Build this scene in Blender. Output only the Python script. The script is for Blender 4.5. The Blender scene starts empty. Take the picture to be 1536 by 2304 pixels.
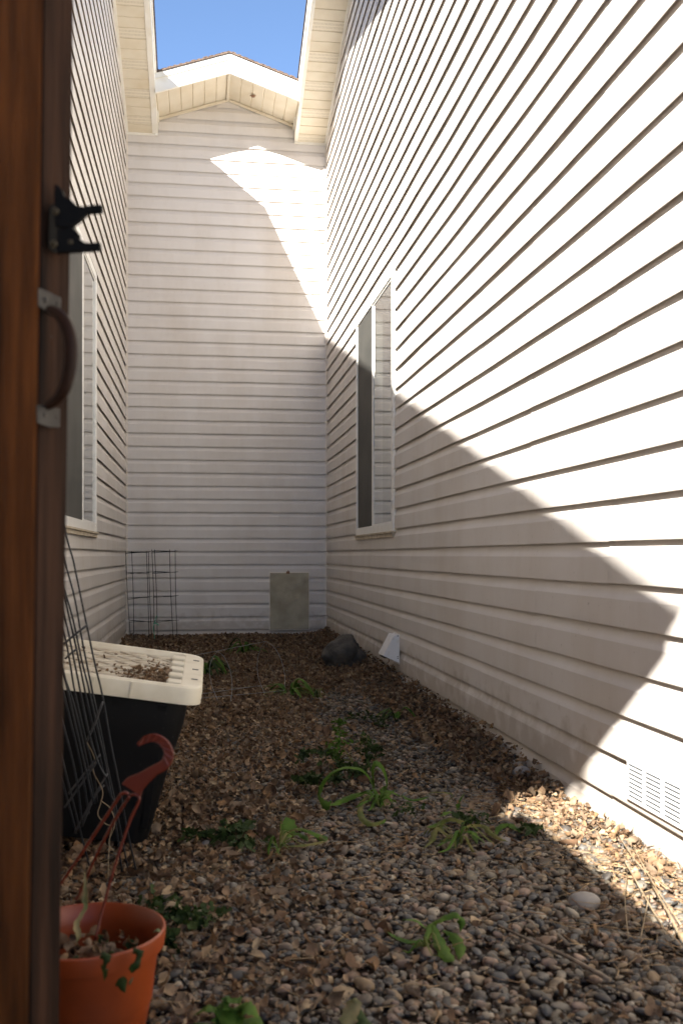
import bpy, bmesh, math, random
import numpy as np
from mathutils import Vector, Matrix, noise

SC = bpy.context.scene
COL = SC.collection
rnd = random.Random(7)

# ------------------------------------------------------------------ camera, sky, sun, exposure
CH = 0.735                         # camera height above the gravel
YAW = math.atan(313 / 2240.0)
FP = 2240.0
cam_d = bpy.data.cameras.new("camera")
cam = bpy.data.objects.new("camera", cam_d); COL.objects.link(cam)
cam.location = (0, 0, CH)
cam.rotation_euler = (math.radians(90), 0, -YAW)
cam_d.sensor_fit = 'VERTICAL'; cam_d.sensor_height = 36; cam_d.sensor_width = 24
cam_d.lens = 35
cam_d.shift_y = (1249 - 1152) / 2304.0
cam_d.clip_start = 0.05; cam_d.clip_end = 500
cam_d.dof.use_dof = True; cam_d.dof.focus_distance = 5.2; cam_d.dof.aperture_fstop = 7.0
SC.camera = cam

SUN = Vector((0.51, 1.0, -0.75)).normalized()      # direction the light travels
elev = math.asin(-SUN.z)
world = bpy.data.worlds.new("World"); SC.world = world; world.use_nodes = True
wn = world.node_tree
bg = wn.nodes['Background']
sky = wn.nodes.new('ShaderNodeTexSky'); sky.sky_type = 'NISHITA'; sky.sun_disc = False
sky.sun_elevation = elev
sky.sun_rotation = math.atan2(-SUN.x, -SUN.y)
sky.air_density = 1.0; sky.dust_density = 0.2; sky.ozone_density = 2.6; sky.altitude = 2200
bg.inputs[1].default_value = 0.05
wn.links.new(sky.outputs[0], bg.inputs[0])
sl = bpy.data.lights.new("sun", 'SUN'); sl.energy = 4.6; sl.angle = math.radians(0.53); sl.color = (1, 0.95, 0.87)
so = bpy.data.objects.new("sun", sl); COL.objects.link(so)
so.rotation_euler = SUN.to_track_quat('-Z', 'Y').to_euler()
SC.view_settings.view_transform = 'Standard'; SC.view_settings.look = 'None'; SC.view_settings.gamma = 1
SC.view_settings.exposure = 2.52
SC.cycles.max_bounces = 10; SC.cycles.diffuse_bounces = 6; SC.cycles.glossy_bounces = 4
SC.cycles.transmission_bounces = 4; SC.cycles.transparent_max_bounces = 12
SC.cycles.caustics_reflective = False; SC.cycles.caustics_refractive = False
SC.cycles.sample_clamp_indirect = 6
SC.cycles.use_denoising = True

cy_, sy_ = math.cos(YAW), math.sin(YAW)
def AD(u, v, d):
    "point at view depth d seen at photo coordinate u, v"
    xc = (u - 768) * d / FP
    return Vector((xc * cy_ + d * sy_, d * cy_ - xc * sy_, CH - (v - 1249) * d / FP))
def G(u, v, z=0.0):
    return AD(u, v, (CH - z) * FP / (v - 1249))
def W(u, v, d, zmin=0.028):
    p = AD(u, v, d)
    return G(u, v, zmin) if p.z < zmin else p

# ------------------------------------------------------------------ helpers
class MB:
    def __init__(s): s.v = []; s.f = []; s.m = []
    def face(s, pts, m=0):
        n = len(s.v); s.v += [tuple(p) for p in pts]; s.f.append(list(range(n, n + len(pts)))); s.m.append(m)
    def box(s, a, b, m=0, M=None):
        x0, y0, z0 = a; x1, y1, z1 = b
        P = [(x0,y0,z0),(x1,y0,z0),(x1,y1,z0),(x0,y1,z0),(x0,y0,z1),(x1,y0,z1),(x1,y1,z1),(x0,y1,z1)]
        if M: P = [tuple(M @ Vector(p)) for p in P]
        n = len(s.v); s.v += P
        for q in ((0,3,2,1),(4,5,6,7),(0,1,5,4),(1,2,6,5),(2,3,7,6),(3,0,4,7)):
            s.f.append([n + i for i in q]); s.m.append(m)
    def prism(s, pts, off, m=0):
        "pts: planar loop of vectors, off: extrusion vector"
        n = len(s.v); k = len(pts); off = Vector(off)
        s.v += [tuple(p) for p in pts] + [tuple(Vector(p) + off) for p in pts]
        s.f.append([n + i for i in range(k)][::-1]); s.m.append(m)
        s.f.append([n + k + i for i in range(k)]); s.m.append(m)
        for i in range(k):
            j = (i + 1) % k
            s.f.append([n + i, n + j, n + k + j, n + k + i]); s.m.append(m)
    def tube(s, path, r, seg=8, m=0, closed=False, smooth=True):
        P = [Vector(p) for p in path]
        if smooth and len(P) > 2: P = catmull(P, 5, closed)
        R = r if callable(r) else (lambda t: r)
        n0 = len(s.v); N = len(P); up = Vector((0.31, 0.2, 0.93)).normalized()
        prev = None
        for i, p in enumerate(P):
            a = P[i - 1] if (i > 0 or closed) else P[i]
            b = P[(i + 1) % N] if (i < N - 1 or closed) else P[i]
            t = (b - a).normalized()
            if prev is None: sd = t.cross(up)
            else: sd = prev - t * prev.dot(t)
            if sd.length < 1e-5: sd = t.orthogonal()
            sd.normalize(); prev = sd; bi = t.cross(sd)
            rr = R(i / max(1, N - 1))
            for k in range(seg):
                a_ = 2 * math.pi * k / seg
                s.v.append(tuple(p + sd * math.cos(a_) * rr + bi * math.sin(a_) * rr))
        for i in range(N if closed else N - 1):
            j = (i + 1) % N
            for k in range(seg):
                l = (k + 1) % seg
                s.f.append([n0 + i*seg + k, n0 + i*seg + l, n0 + j*seg + l, n0 + j*seg + k]); s.m.append(m)
        if not closed:
            s.f.append([n0 + k for k in range(seg)][::-1]); s.m.append(m)
            s.f.append([n0 + (N-1)*seg + k for k in range(seg)]); s.m.append(m)
    def loft(s, loops, m=0, cap0=False, cap1=False, closed=True):
        n0 = len(s.v); k = len(loops[0])
        for L in loops: s.v += [tuple(p) for p in L]
        for i in range(len(loops) - 1):
            for j in range(k if closed else k - 1):
                l = (j + 1) % k
                s.f.append([n0 + i*k + j, n0 + i*k + l, n0 + (i+1)*k + l, n0 + (i+1)*k + j]); s.m.append(m)
        if cap0: s.f.append([n0 + j for j in range(k)][::-1]); s.m.append(m)
        if cap1: s.f.append([n0 + (len(loops)-1)*k + j for j in range(k)]); s.m.append(m)
    def build(s, name, mats, parent=None, smooth=False, bevel=0, loc=None, auto=None):
        me = bpy.data.meshes.new(name)
        off = Vector(loc) if loc is not None else Vector((0, 0, 0))
        me.from_pydata([tuple(Vector(p) - off) for p in s.v], [], s.f)
        if not isinstance(mats, (list, tuple)): mats = [mats]
        for q in mats: me.materials.append(q)
        me.polygons.foreach_set('material_index', s.m)
        bm = bmesh.new(); bm.from_mesh(me); bmesh.ops.recalc_face_normals(bm, faces=bm.faces); bm.to_mesh(me); bm.free()
        if smooth or auto:
            me.polygons.foreach_set('use_smooth', [True] * len(me.polygons))
        if auto: me.set_sharp_from_angle(angle=math.radians(auto))
        o = bpy.data.objects.new(name, me); COL.objects.link(o); o.location = off
        if bevel:
            b = o.modifiers.new('bevel', 'BEVEL'); b.width = bevel; b.segments = 2; b.limit_method = 'ANGLE'
        if parent is not None:
            o.parent = parent
            o.location = off - parent_world(parent)
        return o

def parent_world(p):
    v = Vector((0, 0, 0))
    while p is not None: v += p.location; p = p.parent
    return v

def catmull(P, n, closed=False):
    out = []; N = len(P)
    rng = range(N if closed else N - 1)
    for i in rng:
        p0 = P[i-1] if (i > 0 or closed) else P[0]*2 - P[1]
        p1 = P[i]; p2 = P[(i+1) % N]
        p3 = P[(i+2) % N] if (i + 2 < N or closed) else P[-1]*2 - P[-2]
        for k in range(n):
            t = k / n
            out.append(0.5*((2*p1) + (p2-p0)*t + (2*p0-5*p1+4*p2-p3)*t*t + (3*p1-p0-3*p2+p3)*t**3))
    if not closed: out.append(P[-1])
    return out

def tag(o, label=None, cat=None, group=None, kind=None):
    if label: o['label'] = label
    if cat: o['category'] = cat
    if group: o['group'] = group
    if kind: o['kind'] = kind
    return o
def empty(name, loc, label, cat, group=None):
    o = bpy.data.objects.new(name, None); COL.objects.link(o); o.location = loc; o.empty_display_size = .1
    return tag(o, label, cat, group)

# ------------------------------------------------------------------ materials
def mat(name, color, rough=0.6, spec=0.5, metal=0.0):
    m = bpy.data.materials.new(name); m.use_nodes = True
    b = m.node_tree.nodes['Principled BSDF']
    b.inputs['Base Color'].default_value = (*color, 1); b.inputs['Roughness'].default_value = rough
    b.inputs['Specular IOR Level'].default_value = spec; b.inputs['Metallic'].default_value = metal
    return m
def nd(m, t, **k):
    n = m.node_tree.nodes.new(t)
    for a, b in k.items(): setattr(n, a, b)
    return n
def lk(m, a, b): m.node_tree.links.new(a, b)
def noisy(m, scale, c1, c2, stretch=(1,1,1), detail=6, bump=0.0, bscale=None, lo=.35, hi=.65, bdist=.002, rough=None):
    "mottle of two colours plus an optional bump"
    b = m.node_tree.nodes['Principled BSDF']
    tc = nd(m, 'ShaderNodeTexCoord'); mp = nd(m, 'ShaderNodeMapping'); mp.inputs['Scale'].default_value = stretch
    lk(m, tc.outputs['Object'], mp.inputs[0])
    n = nd(m, 'ShaderNodeTexNoise'); n.inputs['Scale'].default_value = scale; n.inputs['Detail'].default_value = detail
    lk(m, mp.outputs[0], n.inputs['Vector'])
    r = nd(m, 'ShaderNodeValToRGB'); r.color_ramp.elements[0].position = lo; r.color_ramp.elements[1].position = hi
    r.color_ramp.elements[0].color = (*c1, 1); r.color_ramp.elements[1].color = (*c2, 1)
    lk(m, n.outputs[0], r.inputs[0]); lk(m, r.outputs[0], b.inputs['Base Color'])
    if bump:
        n2 = nd(m, 'ShaderNodeTexNoise'); n2.inputs['Scale'].default_value = bscale or scale * 4; n2.inputs['Detail'].default_value = 5
        lk(m, mp.outputs[0], n2.inputs['Vector'])
        bp = nd(m, 'ShaderNodeBump'); bp.inputs['Strength'].default_value = bump; bp.inputs['Distance'].default_value = bdist
        lk(m, n2.outputs[0], bp.inputs['Height']); lk(m, bp.outputs[0], b.inputs['Normal'])
    return m, r

def vinyl(name, base, dirt, axis):
    m = mat(name, base, 0.5, 0.35)
    b = m.node_tree.nodes['Principled BSDF']
    tc = nd(m, 'ShaderNodeTexCoord')
    mp = nd(m, 'ShaderNodeMapping'); mp.inputs['Scale'].default_value = (1, 1, .35) if axis != 's' else (1, 1, 1)
    lk(m, tc.outputs['Object'], mp.inputs[0])
    n = nd(m, 'ShaderNodeTexNoise'); n.inputs['Scale'].default_value = 3.0; n.inputs['Detail'].default_value = 8; n.inputs['Roughness'].default_value = .65
    lk(m, mp.outputs[0], n.inputs['Vector'])
    r = nd(m, 'ShaderNodeValToRGB'); r.color_ramp.elements[0].position = .42; r.color_ramp.elements[1].position = .78
    r.color_ramp.elements[0].color = (*base, 1); r.color_ramp.elements[1].color = (*dirt, 1)
    lk(m, n.outputs[0], r.inputs[0])
    # sparse fine specks of dirt
    n3 = nd(m, 'ShaderNodeTexNoise'); n3.inputs['Scale'].default_value = 70; n3.inputs['Detail'].default_value = 3
    lk(m, tc.outputs['Object'], n3.inputs['Vector'])
    r3 = nd(m, 'ShaderNodeValToRGB'); r3.color_ramp.elements[0].position = .70; r3.color_ramp.elements[1].position = .78
    r3.color_ramp.elements[0].color = (0,0,0,1); r3.color_ramp.elements[1].color = (.6,.6,.6,1)
    lk(m, n3.outputs[0], r3.inputs[0])
    mx = nd(m, 'ShaderNodeMixRGB'); mx.inputs[2].default_value = (.20, .16, .11, 1)
    lk(m, r3.outputs[0], mx.inputs[0]); lk(m, r.outputs[0], mx.inputs[1]); 
    # rain-splashed soil, strongest low on the wall with a ragged edge
    sp = nd(m, 'ShaderNodeSeparateXYZ'); lk(m, tc.outputs['Object'], sp.inputs[0])
    n4 = nd(m, 'ShaderNodeTexNoise'); n4.inputs['Scale'].default_value = 14; n4.inputs['Detail'].default_value = 6
    lk(m, tc.outputs['Object'], n4.inputs['Vector'])
    ma = nd(m, 'ShaderNodeMath', operation='MULTIPLY'); ma.inputs[1].default_value = .46; lk(m, n4.outputs[0], ma.inputs[0])
    mb = nd(m, 'ShaderNodeMath', operation='SUBTRACT'); lk(m, ma.outputs[0], mb.inputs[0]); lk(m, sp.outputs[2], mb.inputs[1])
    mc = nd(m, 'ShaderNodeMapRange'); mc.inputs[1].default_value = 0; mc.inputs[2].default_value = .12; mc.inputs[4].default_value = .42
    lk(m, mb.outputs[0], mc.inputs[0])
    mx2 = nd(m, 'ShaderNodeMixRGB'); mx2.inputs[2].default_value = (.30, .24, .17, 1)
    lk(m, mc.outputs[0], mx2.inputs[0]); lk(m, mx.outputs[0], mx2.inputs[1]); lk(m, mx2.outputs[0], b.inputs['Base Color'])
    # embossed wood grain
    mp2 = nd(m, 'ShaderNodeMapping'); mp2.inputs['Scale'].default_value = {'y': (60, 3, 60), 'x': (3, 60, 60), 's': (30, 30, 30)}[axis]
    lk(m, tc.outputs['Object'], mp2.inputs[0])
    n2 = nd(m, 'ShaderNodeTexNoise'); n2.inputs['Scale'].default_value = 8; n2.inputs['Detail'].default_value = 4
    lk(m, mp2.outputs[0], n2.inputs['Vector'])
    bp = nd(m, 'ShaderNodeBump'); bp.inputs['Strength'].default_value = .10; bp.inputs['Distance'].default_value = .001
    lk(m, n2.outputs[0], bp.inputs['Height']); lk(m, bp.outputs[0], b.inputs['Normal'])
    return m

M = {}
SB, SD = (.645, .612, .580), (.56, .51, .455)
M['side_y'] = vinyl('beige_vinyl_siding_side', SB, SD, 'y')
M['side_x'] = vinyl('beige_vinyl_siding_back', SB, SD, 'x')
M['lap_shade_grime'] = noisy(mat('shade_and_grime_lap_underside', (.3,.24,.17), .8, .1), 12, (.44,.37,.29), (.30,.24,.17))[0]  # crevice grime plus painted shade, deepens the shadow line under each lap
M['soffit'] = noisy(mat('cream_soffit', (.72,.66,.54), .5, .3), 6, (.70,.64,.52), (.62,.54,.40), lo=.4, hi=.8)[0]
m = mat('vented_soffit', (.72,.66,.54), .5, .3); M['vent'] = m
_b = m.node_tree.nodes['Principled BSDF']; _tc = nd(m, 'ShaderNodeTexCoord')
_v = nd(m, 'ShaderNodeTexVoronoi'); _v.inputs['Scale'].default_value = 95; _v.inputs['Randomness'].default_value = .1
lk(m, _tc.outputs['Object'], _v.inputs['Vector'])
_r = nd(m, 'ShaderNodeValToRGB'); _r.color_ramp.elements[0].position = .30; _r.color_ramp.elements[1].position = .36
_r.color_ramp.elements[0].color = (.42,.37,.29,1); _r.color_ramp.elements[1].color = (.70,.64,.52,1)
lk(m, _v.outputs['Distance'], _r.inputs[0]); lk(m, _r.outputs[0], _b.inputs['Base Color'])
M['trim'] = noisy(mat('white_trim', (.8,.78,.72), .45, .4), 9, (.80,.78,.72), (.72,.67,.56), lo=.45, hi=.85)[0]
M['corner'] = mat('corner_trim', (.70,.64,.56), .5, .35)
M['winframe'] = noisy(mat('window_vinyl', (.82,.81,.77), .4, .4), 12, (.82,.81,.77), (.72,.69,.60), lo=.5, hi=.85)[0]
M['sill'] = noisy(mat('sill_channel', (.6,.52,.4), .5, .4), 20, (.60,.53,.42), (.45,.37,.25))[0]
M['room'] = mat('dark_room', (.03,.03,.03), .9, .2)
M['blind'] = mat('window_blind', (.75,.75,.72), .7, .3)
M['screen'] = noisy(mat('insect_screen', (.06,.06,.055), .7, .3), 3, (.055,.055,.05), (.08,.078,.07))[0]
# window glass: mirror by Fresnel over clear
m = bpy.data.materials.new('window_glass'); m.use_nodes = True; nt = m.node_tree; nt.nodes.clear()
o_ = nd(m, 'ShaderNodeOutputMaterial'); mx = nd(m, 'ShaderNodeMixShader'); fr = nd(m, 'ShaderNodeLayerWeight'); fr.inputs[0].default_value = .62
tr = nd(m, 'ShaderNodeBsdfTransparent'); tr.inputs[0].default_value = (.88,.93,.90,1); gl = nd(m, 'ShaderNodeBsdfGlossy'); gl.inputs['Roughness'].default_value = .015
tc = nd(m, 'ShaderNodeTexCoord'); nz = nd(m, 'ShaderNodeTexNoise'); nz.inputs['Scale'].default_value = 2.2; nz.inputs['Detail'].default_value = 1
bp = nd(m, 'ShaderNodeBump'); bp.inputs['Strength'].default_value = .12; bp.inputs['Distance'].default_value = .0006
lk(m, tc.outputs['Object'], nz.inputs[0]); lk(m, nz.outputs[0], bp.inputs['Height']); pass
gl.inputs[0].default_value = (.93,.95,.94,1); lk(m, fr.outputs['Facing'], mx.inputs[0]); lk(m, tr.outputs[0], mx.inputs[1]); lk(m, gl.outputs[0], mx.inputs[2]); lk(m, mx.outputs[0], o_.inputs[0])
M['glass'] = m
M['shingle'] = noisy(mat('brown_shingle', (.08,.055,.04), .9, .2), 60, (.05,.035,.03), (.14,.10,.075), bump=.6, bdist=.004)[0]
M['stucco'] = noisy(mat('stucco_panel', (.42,.40,.30), .9, .2), 8, (.33,.30,.225), (.46,.42,.32), bump=.8, bscale=160, bdist=.003)[0]
M['white_metal'] = noisy(mat('white_metal', (.78,.78,.77), .4, .4), 25, (.78,.78,.78), (.62,.58,.50), lo=.55, hi=.8)[0]
M['slot'] = mat('dark_slot', (.03,.04,.05), .8)
M['rust'] = mat('rusty_clip', (.22,.12,.07), .8)
M['rubber'] = mat('black_metal', (.0018,.0015,.0015), .6, .08)
# stained cedar
m, r = noisy(mat('stained_cedar', (.16,.06,.03), .6, .12), 6, (.040,.014,.004), (.175,.058,.014), stretch=(7,7,.8), detail=9, bump=.5, bscale=22, bdist=.003, lo=.3, hi=.7)
M['cedar'] = m
M['cedar_dark'] = noisy(mat('weathered_cedar', (.09,.05,.035), .75, .1), 7, (.007,.0035,.002), (.042,.019,.010), stretch=(9,9,.5), detail=9, bump=.5, bscale=24, bdist=.003, lo=.3, hi=.7)[0]
M['plate'] = noisy(mat('worn_steel', (.30,.28,.27), .6, .2, .0), 40, (.048,.042,.036), (.018,.015,.012))[0]
M['grip'] = noisy(mat('worn_bronze', (.10,.05,.03), .5, .12, .0), 9, (.002,.0015,.0015), (.030,.012,.006), stretch=(1,1,.9))[0]
M['brass'] = mat('brass_screw', (.03,.022,.010), .5, .3, 0)
M['pot'] = noisy(mat('terracotta_plastic', (.50,.10,.03), .42, .45), 5, (.235,.038,.0045), (.14,.025,.005), bump=.08, bscale=60)[0]
M['hook'] = noisy(mat('red_plastic', (.40,.05,.03), .42, .45), 9, (.135,.017,.004), (.085,.011,.004))[0]
M['soil'] = noisy(mat('potting_soil', (.06,.04,.025), .95, .1), 40, (.03,.02,.012), (.11,.075,.05), bump=1, bscale=90, bdist=.008)[0]
m, r = noisy(mat('black_plastic', (.012,.012,.013), .5, .22), 190, (.0045,.0045,.005), (.10,.095,.085), lo=.72, hi=.80, detail=3)
M['tote'] = m
M['lid'] = noisy(mat('beige_plastic', (.70,.62,.42), .45, .4), 14, (.62,.57,.45), (.48,.42,.30), lo=.45, hi=.85, bump=.1, bscale=50)[0]
M['lidin'] = noisy(mat('dusty_beige_plastic', (.62,.55,.42), .7, .25), 22, (.48,.43,.34), (.26,.20,.13), lo=.45, hi=.78, bump=.15, bscale=90)[0]
M['wire'] = noisy(mat('dark_wire', (.035,.045,.06), .4, .5, .3), 30, (.007,.009,.012), (.022,.024,.028))[0]
M['crosswire'] = mat('grey_wire', (.06,.06,.062), .5, .4, .3)
M['galv'] = mat('galvanised_wire', (.22,.22,.22), .5, .4, .3)
M['greenwire'] = mat('green_wire', (.006,.010,.007), .6, .2)
M['tie'] = mat('plastic_tie', (.08,.35,.22), .5)
M['rock'] = noisy(mat('basalt_rock', (.07,.065,.06), .85, .25), 7, (.045,.042,.039), (.12,.105,.088), bump=.8, bscale=28, bdist=.012, lo=.3, hi=.7)[0]
M['stone'] = noisy(mat('river_stone', (.24,.22,.20), .6, .35), 9, (.20,.185,.17), (.30,.27,.24), bump=.3, bscale=50)[0]
M['straw'] = noisy(mat('dry_straw', (.30,.22,.13), .8, .2), 20, (.20,.145,.085), (.36,.28,.18))[0]
M['twig'] = noisy(mat('grey_twig', (.16,.12,.09), .9, .2), 30, (.10,.075,.055), (.24,.19,.14))[0]

def leafmat(name, c1, c2, sss=0.0, scale=22):
    m, r = noisy(mat(name, c1, .6, .18), scale, c1, c2, bump=.4, bscale=70, bdist=.002)
    return m
M['green'] = leafmat('fresh_green_leaf', (.038,.085,.009), (.085,.15,.020))
M['green_yellow'] = leafmat('yellowing_leaf', (.07,.10,.018), (.16,.14,.045))
M['darkgreen'] = leafmat('wilted_dark_leaf', (.015,.030,.008), (.040,.062,.016))
M['drygreen'] = leafmat('dry_grey_leaf', (.10,.12,.05), (.26,.21,.11))
def translucent(m, amt):
    b = m.node_tree.nodes['Principled BSDF']; out = [n for n in m.node_tree.nodes if n.type == 'OUTPUT_MATERIAL'][0]
    t = nd(m, 'ShaderNodeBsdfTranslucent'); mx = nd(m, 'ShaderNodeMixShader'); mx.inputs[0].default_value = amt
    src = b.inputs['Base Color'].links[0].from_socket if b.inputs['Base Color'].links else None
    if src: lk(m, src, t.inputs[0])
    lk(m, b.outputs[0], mx.inputs[1]); lk(m, t.outputs[0], mx.inputs[2]); lk(m, mx.outputs[0], out.inputs[0])
for k in ('green', 'green_yellow', 'darkgreen', 'drygreen'): translucent(M[k], .25)

def island_mat(name, stops, rough=.6, spec=.35, nscale=60, bump=.25):
    "every stone or leaf keeps one colour of its own, slightly mottled"
    m = mat(name, (.2,.2,.2), rough, spec); b = m.node_tree.nodes['Principled BSDF']
    g = nd(m, 'ShaderNodeNewGeometry'); r = nd(m, 'ShaderNodeValToRGB'); r.color_ramp.interpolation = 'CONSTANT'
    el = r.color_ramp.elements
    while len(el) > 1: el.remove(el[-1])
    el[0].position = 0; el[0].color = (*stops[0], 1)
    for i, c in enumerate(stops[1:], 1):
        e = el.new(i / len(stops)); e.color = (*c, 1)
    lk(m, g.outputs['Random Per Island'], r.inputs[0])
    tc = nd(m, 'ShaderNodeTexCoord'); n = nd(m, 'ShaderNodeTexNoise'); n.inputs['Scale'].default_value = nscale; n.inputs['Detail'].default_value = 5
    lk(m, tc.outputs['Object'], n.inputs[0])
    mr = nd(m, 'ShaderNodeMapRange'); mr.inputs[1].default_value = .3; mr.inputs[2].default_value = .7; mr.inputs[3].default_value = .6; mr.inputs[4].default_value = 1.35
    lk(m, n.outputs[0], mr.inputs[0])
    mx = nd(m, 'ShaderNodeVectorMath', operation='SCALE'); lk(m, r.outputs[0], mx.inputs[0]); lk(m, mr.outputs[0], mx.inputs['Scale'])
    lk(m, mx.outputs[0], b.inputs['Base Color'])
    bp = nd(m, 'ShaderNodeBump'); bp.inputs['Strength'].default_value = bump; bp.inputs['Distance'].default_value = .003
    lk(m, n.outputs[0], bp.inputs['Height']); lk(m, bp.outputs[0], b.inputs['Normal'])
    return m
PEB = [tuple(q*k for q, k in zip(c, (.76,.71,.61))) for c in [(.16,.13,.105),(.10,.095,.095),(.23,.18,.13),(.13,.105,.085),(.075,.078,.088),(.28,.23,.175),(.18,.145,.12),(.12,.12,.125),
       (.20,.135,.095),(.095,.085,.078),(.34,.31,.27),(.15,.135,.12),(.22,.165,.145),(.09,.092,.10),(.19,.17,.14),(.26,.19,.12),(.065,.06,.06),(.145,.12,.10),(.30,.22,.18),(.17,.16,.15)]]
LEF = [tuple(q*k for q, k in zip(c, (.97,.93,.86))) for c in [(.16,.10,.06),(.21,.14,.088),(.12,.075,.045),(.26,.185,.12),(.095,.058,.036),(.18,.12,.078),(.23,.15,.085),(.14,.098,.066),
       (.29,.21,.14),(.11,.066,.04),(.20,.12,.064),(.155,.115,.082),(.22,.14,.08),(.19,.14,.10),(.13,.08,.05),(.34,.26,.17)]]
M['pebble'] = island_mat('river_pebbles', PEB, .55, .4, 70)
M['leaf'] = island_mat('dry_leaves', LEF, .75, .25, 55, .5); translucent(M['leaf'], .12)
M['needles'] = island_mat('dry_needles', [(.30,.19,.10),(.22,.14,.08),(.38,.27,.15),(.26,.15,.08)], .8, .2)
M['dirt'] = noisy(mat('dark_dirt', (.05,.037,.027), .95, .1), 9, (.03,.022,.016), (.075,.055,.04), bump=.8, bscale=50, bdist=.01)[0]

# ------------------------------------------------------------------ ground sheet
XL, XR, YB = -0.66, 1.106, 8.80
def hgt(x, y):
    h = .012 * noise.noise(Vector((x*1.7, y*1.3, 3)))
    if y > 3.0:
        k = min(1, (y - 3.0) / .8)
        h += .05 * k * math.exp(-max(0, XR - x) / .10)
    h += .02 * max(0, min(1, (y - 7.6) / .8))
    return h
mb = MB()
xs = [-60, -20, -6, -2, -1.2] + [XL - .1 + i * .1 for i in range(20)] + [1.6, 3, 6, 20, 60]
ys = [-60, -20, -6, -2, -.5, .5] + [1.0 + i * .12 for i in range(66)] + [12, 20, 60]
mb.v = [(x, y, (hgt(x, y) - .008) if (XL-.2 < x < XR+.2 and .9 < y < 9) else -.008) for y in ys for x in xs]
nx = len(xs)
for j in range(len(ys)-1):
    for i in range(nx-1):
        mb.f.append([j*nx+i, j*nx+i+1, (j+1)*nx+i+1, (j+1)*nx+i]); mb.m.append(0)
g_ = mb.build('ground', M['dirt'], smooth=True); tag(g_, kind='structure')
M['bounce_concrete'] = noisy(mat('bounce_concrete', (.4,.38,.35), .9, .2), 3, (.33,.31,.28), (.45,.43,.39), bump=.3, bscale=80)[0]
mb = MB(); mb.face([(-14, -14, .004), (14, -14, .004), (14, .35, .004), (-14, .35, .004)])  # unseen pale sheet added behind the camera to bounce fill light onto walls
tag(mb.build('fill_bounce_sheet', M['bounce_concrete']), kind='structure')

# ------------------------------------------------------------------ siding
PITCH = .1143
PROF = [(.017,.0002),(.0165,.0112),(-.0012,.0118),(-.0014,.0131),(.0005,.0138),(.0715,.0128),(.0735,.0123),(.083,.0076),(.093,.0042),(.104,.0015),(.1320,.0002)]
def clip_prof(prof, z0, z1, zo0, zo1):
    "part of the profile (absolute z = z0 + dz) outside zo0..zo1 -> list of polylines"
    out = []; cur = []
    def emit():
        nonlocal cur
        if len(cur) > 1: out.append(cur)
        cur = []
    P = [(z0 + a, b) for a, b in prof]
    for i, (z, o) in enumerate(P):
        inside = zo0 < z < zo1
        if i:
            pz, po = P[i-1]; pin = zo0 < pz < zo1
            if inside != pin:
                zc = zo0 if (min(z, pz) < zo0 < max(z, pz)) else zo1
                t = (zc - pz) / (z - pz) if z != pz else 0
                oc = po + (o - po) * t
                cur.append((zc, oc))
                if inside: emit()
        if not inside: cur.append((z, o))
    emit()
    return out
def siding(mb, point, umin, umax, zbase, zmax, rng, holes, seed, seam0):
    """point(u, z, off) -> xyz. rng(z) -> (u0, u1) covered at that height."""
    r = random.Random(seed)
    k = 0; z = zbase
    while z < zmax:
        pj = k // 2
        a, b = rng(z + PITCH * .4)
        if b - a > .02:
            # vertical laps: one set for each double-course panel
            seams = []
            s = umin + (seam0 + (pj * 2 % 3) * .65 + .05 * math.sin(pj * 5.1)) % 3.66
            while s < umax:
                if a + .05 < s < b - .05: seams.append(s)
                s += 3.66
            ed = [a] + seams + [b]
            for q in range(len(ed) - 1):
                s0 = ed[q] - (.02 if q else 0); s1 = ed[q+1]
                lift = .0013 * (q % 2); dz0 = (-.0018 if q % 2 else 0)
                cuts = {s0, s1}
                n = max(1, int((s1 - s0) / .22))
                for i in range(n + 1): cuts.add(s0 + (s1 - s0) * i / n)
                for (h0, h1, _, _) in holes:
                    for h in (h0, h1):
                        if s0 < h < s1: cuts.add(h)
                cuts = sorted(cuts)
                J = {}
                for c in cuts:
                    J[c] = (noise.noise(Vector((c * 1.7, pj * .63, seed))) * .0030, noise.noise(Vector((c * 1.1, pj * 1.9, seed + 9))) * .0012 + dz0)
                for i in range(len(cuts) - 1):
                    c0, c1 = cuts[i], cuts[i+1]; cm = (c0 + c1) / 2
                    polys = [[(z + p, o) for p, o in PROF]]
                    for (h0, h1, g0, g1) in holes:
                        if h0 < cm < h1 and g0 < z + PITCH and g1 > z - .01:
                            polys = clip_prof(PROF, z, 0, g0, g1)
                    for P in polys:
                        for t in range(len(P) - 1):
                            (za, oa), (zb, ob) = P[t], P[t+1]
                            (l0, d0), (l1, d1) = J[c0], J[c1]
                            mb.face([point(c0, za + d0, oa + lift + l0), point(c1, za + d1, oa + lift + l1),
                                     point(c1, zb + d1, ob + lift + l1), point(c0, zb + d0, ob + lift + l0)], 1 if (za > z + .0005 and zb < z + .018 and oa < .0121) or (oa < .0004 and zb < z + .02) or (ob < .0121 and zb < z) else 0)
        k += 1; z += PITCH

SL = 1 / 3.0                       # roof pitch 4 in 12
ZE = 3.66 + CH                     # soffit height at the back wall
YA = 7.0                           # apex of the two side gables
FS = .312
def rake(y):                       # underside of the side-gable soffit
    return ZE + SL * (YB - y) if y > YA else ZE + SL * (YB - YA) - FS * (YA - y)
YF = -.22
def rake_rng(z):
    top = rake(YA)
    if z <= ZE: yb = YB
    else: yb = YB - (z - ZE) / SL
    zf = rake(YF)
    ya = YF if z <= zf else YF + (z - zf) / FS
    return (ya, yb)

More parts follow.
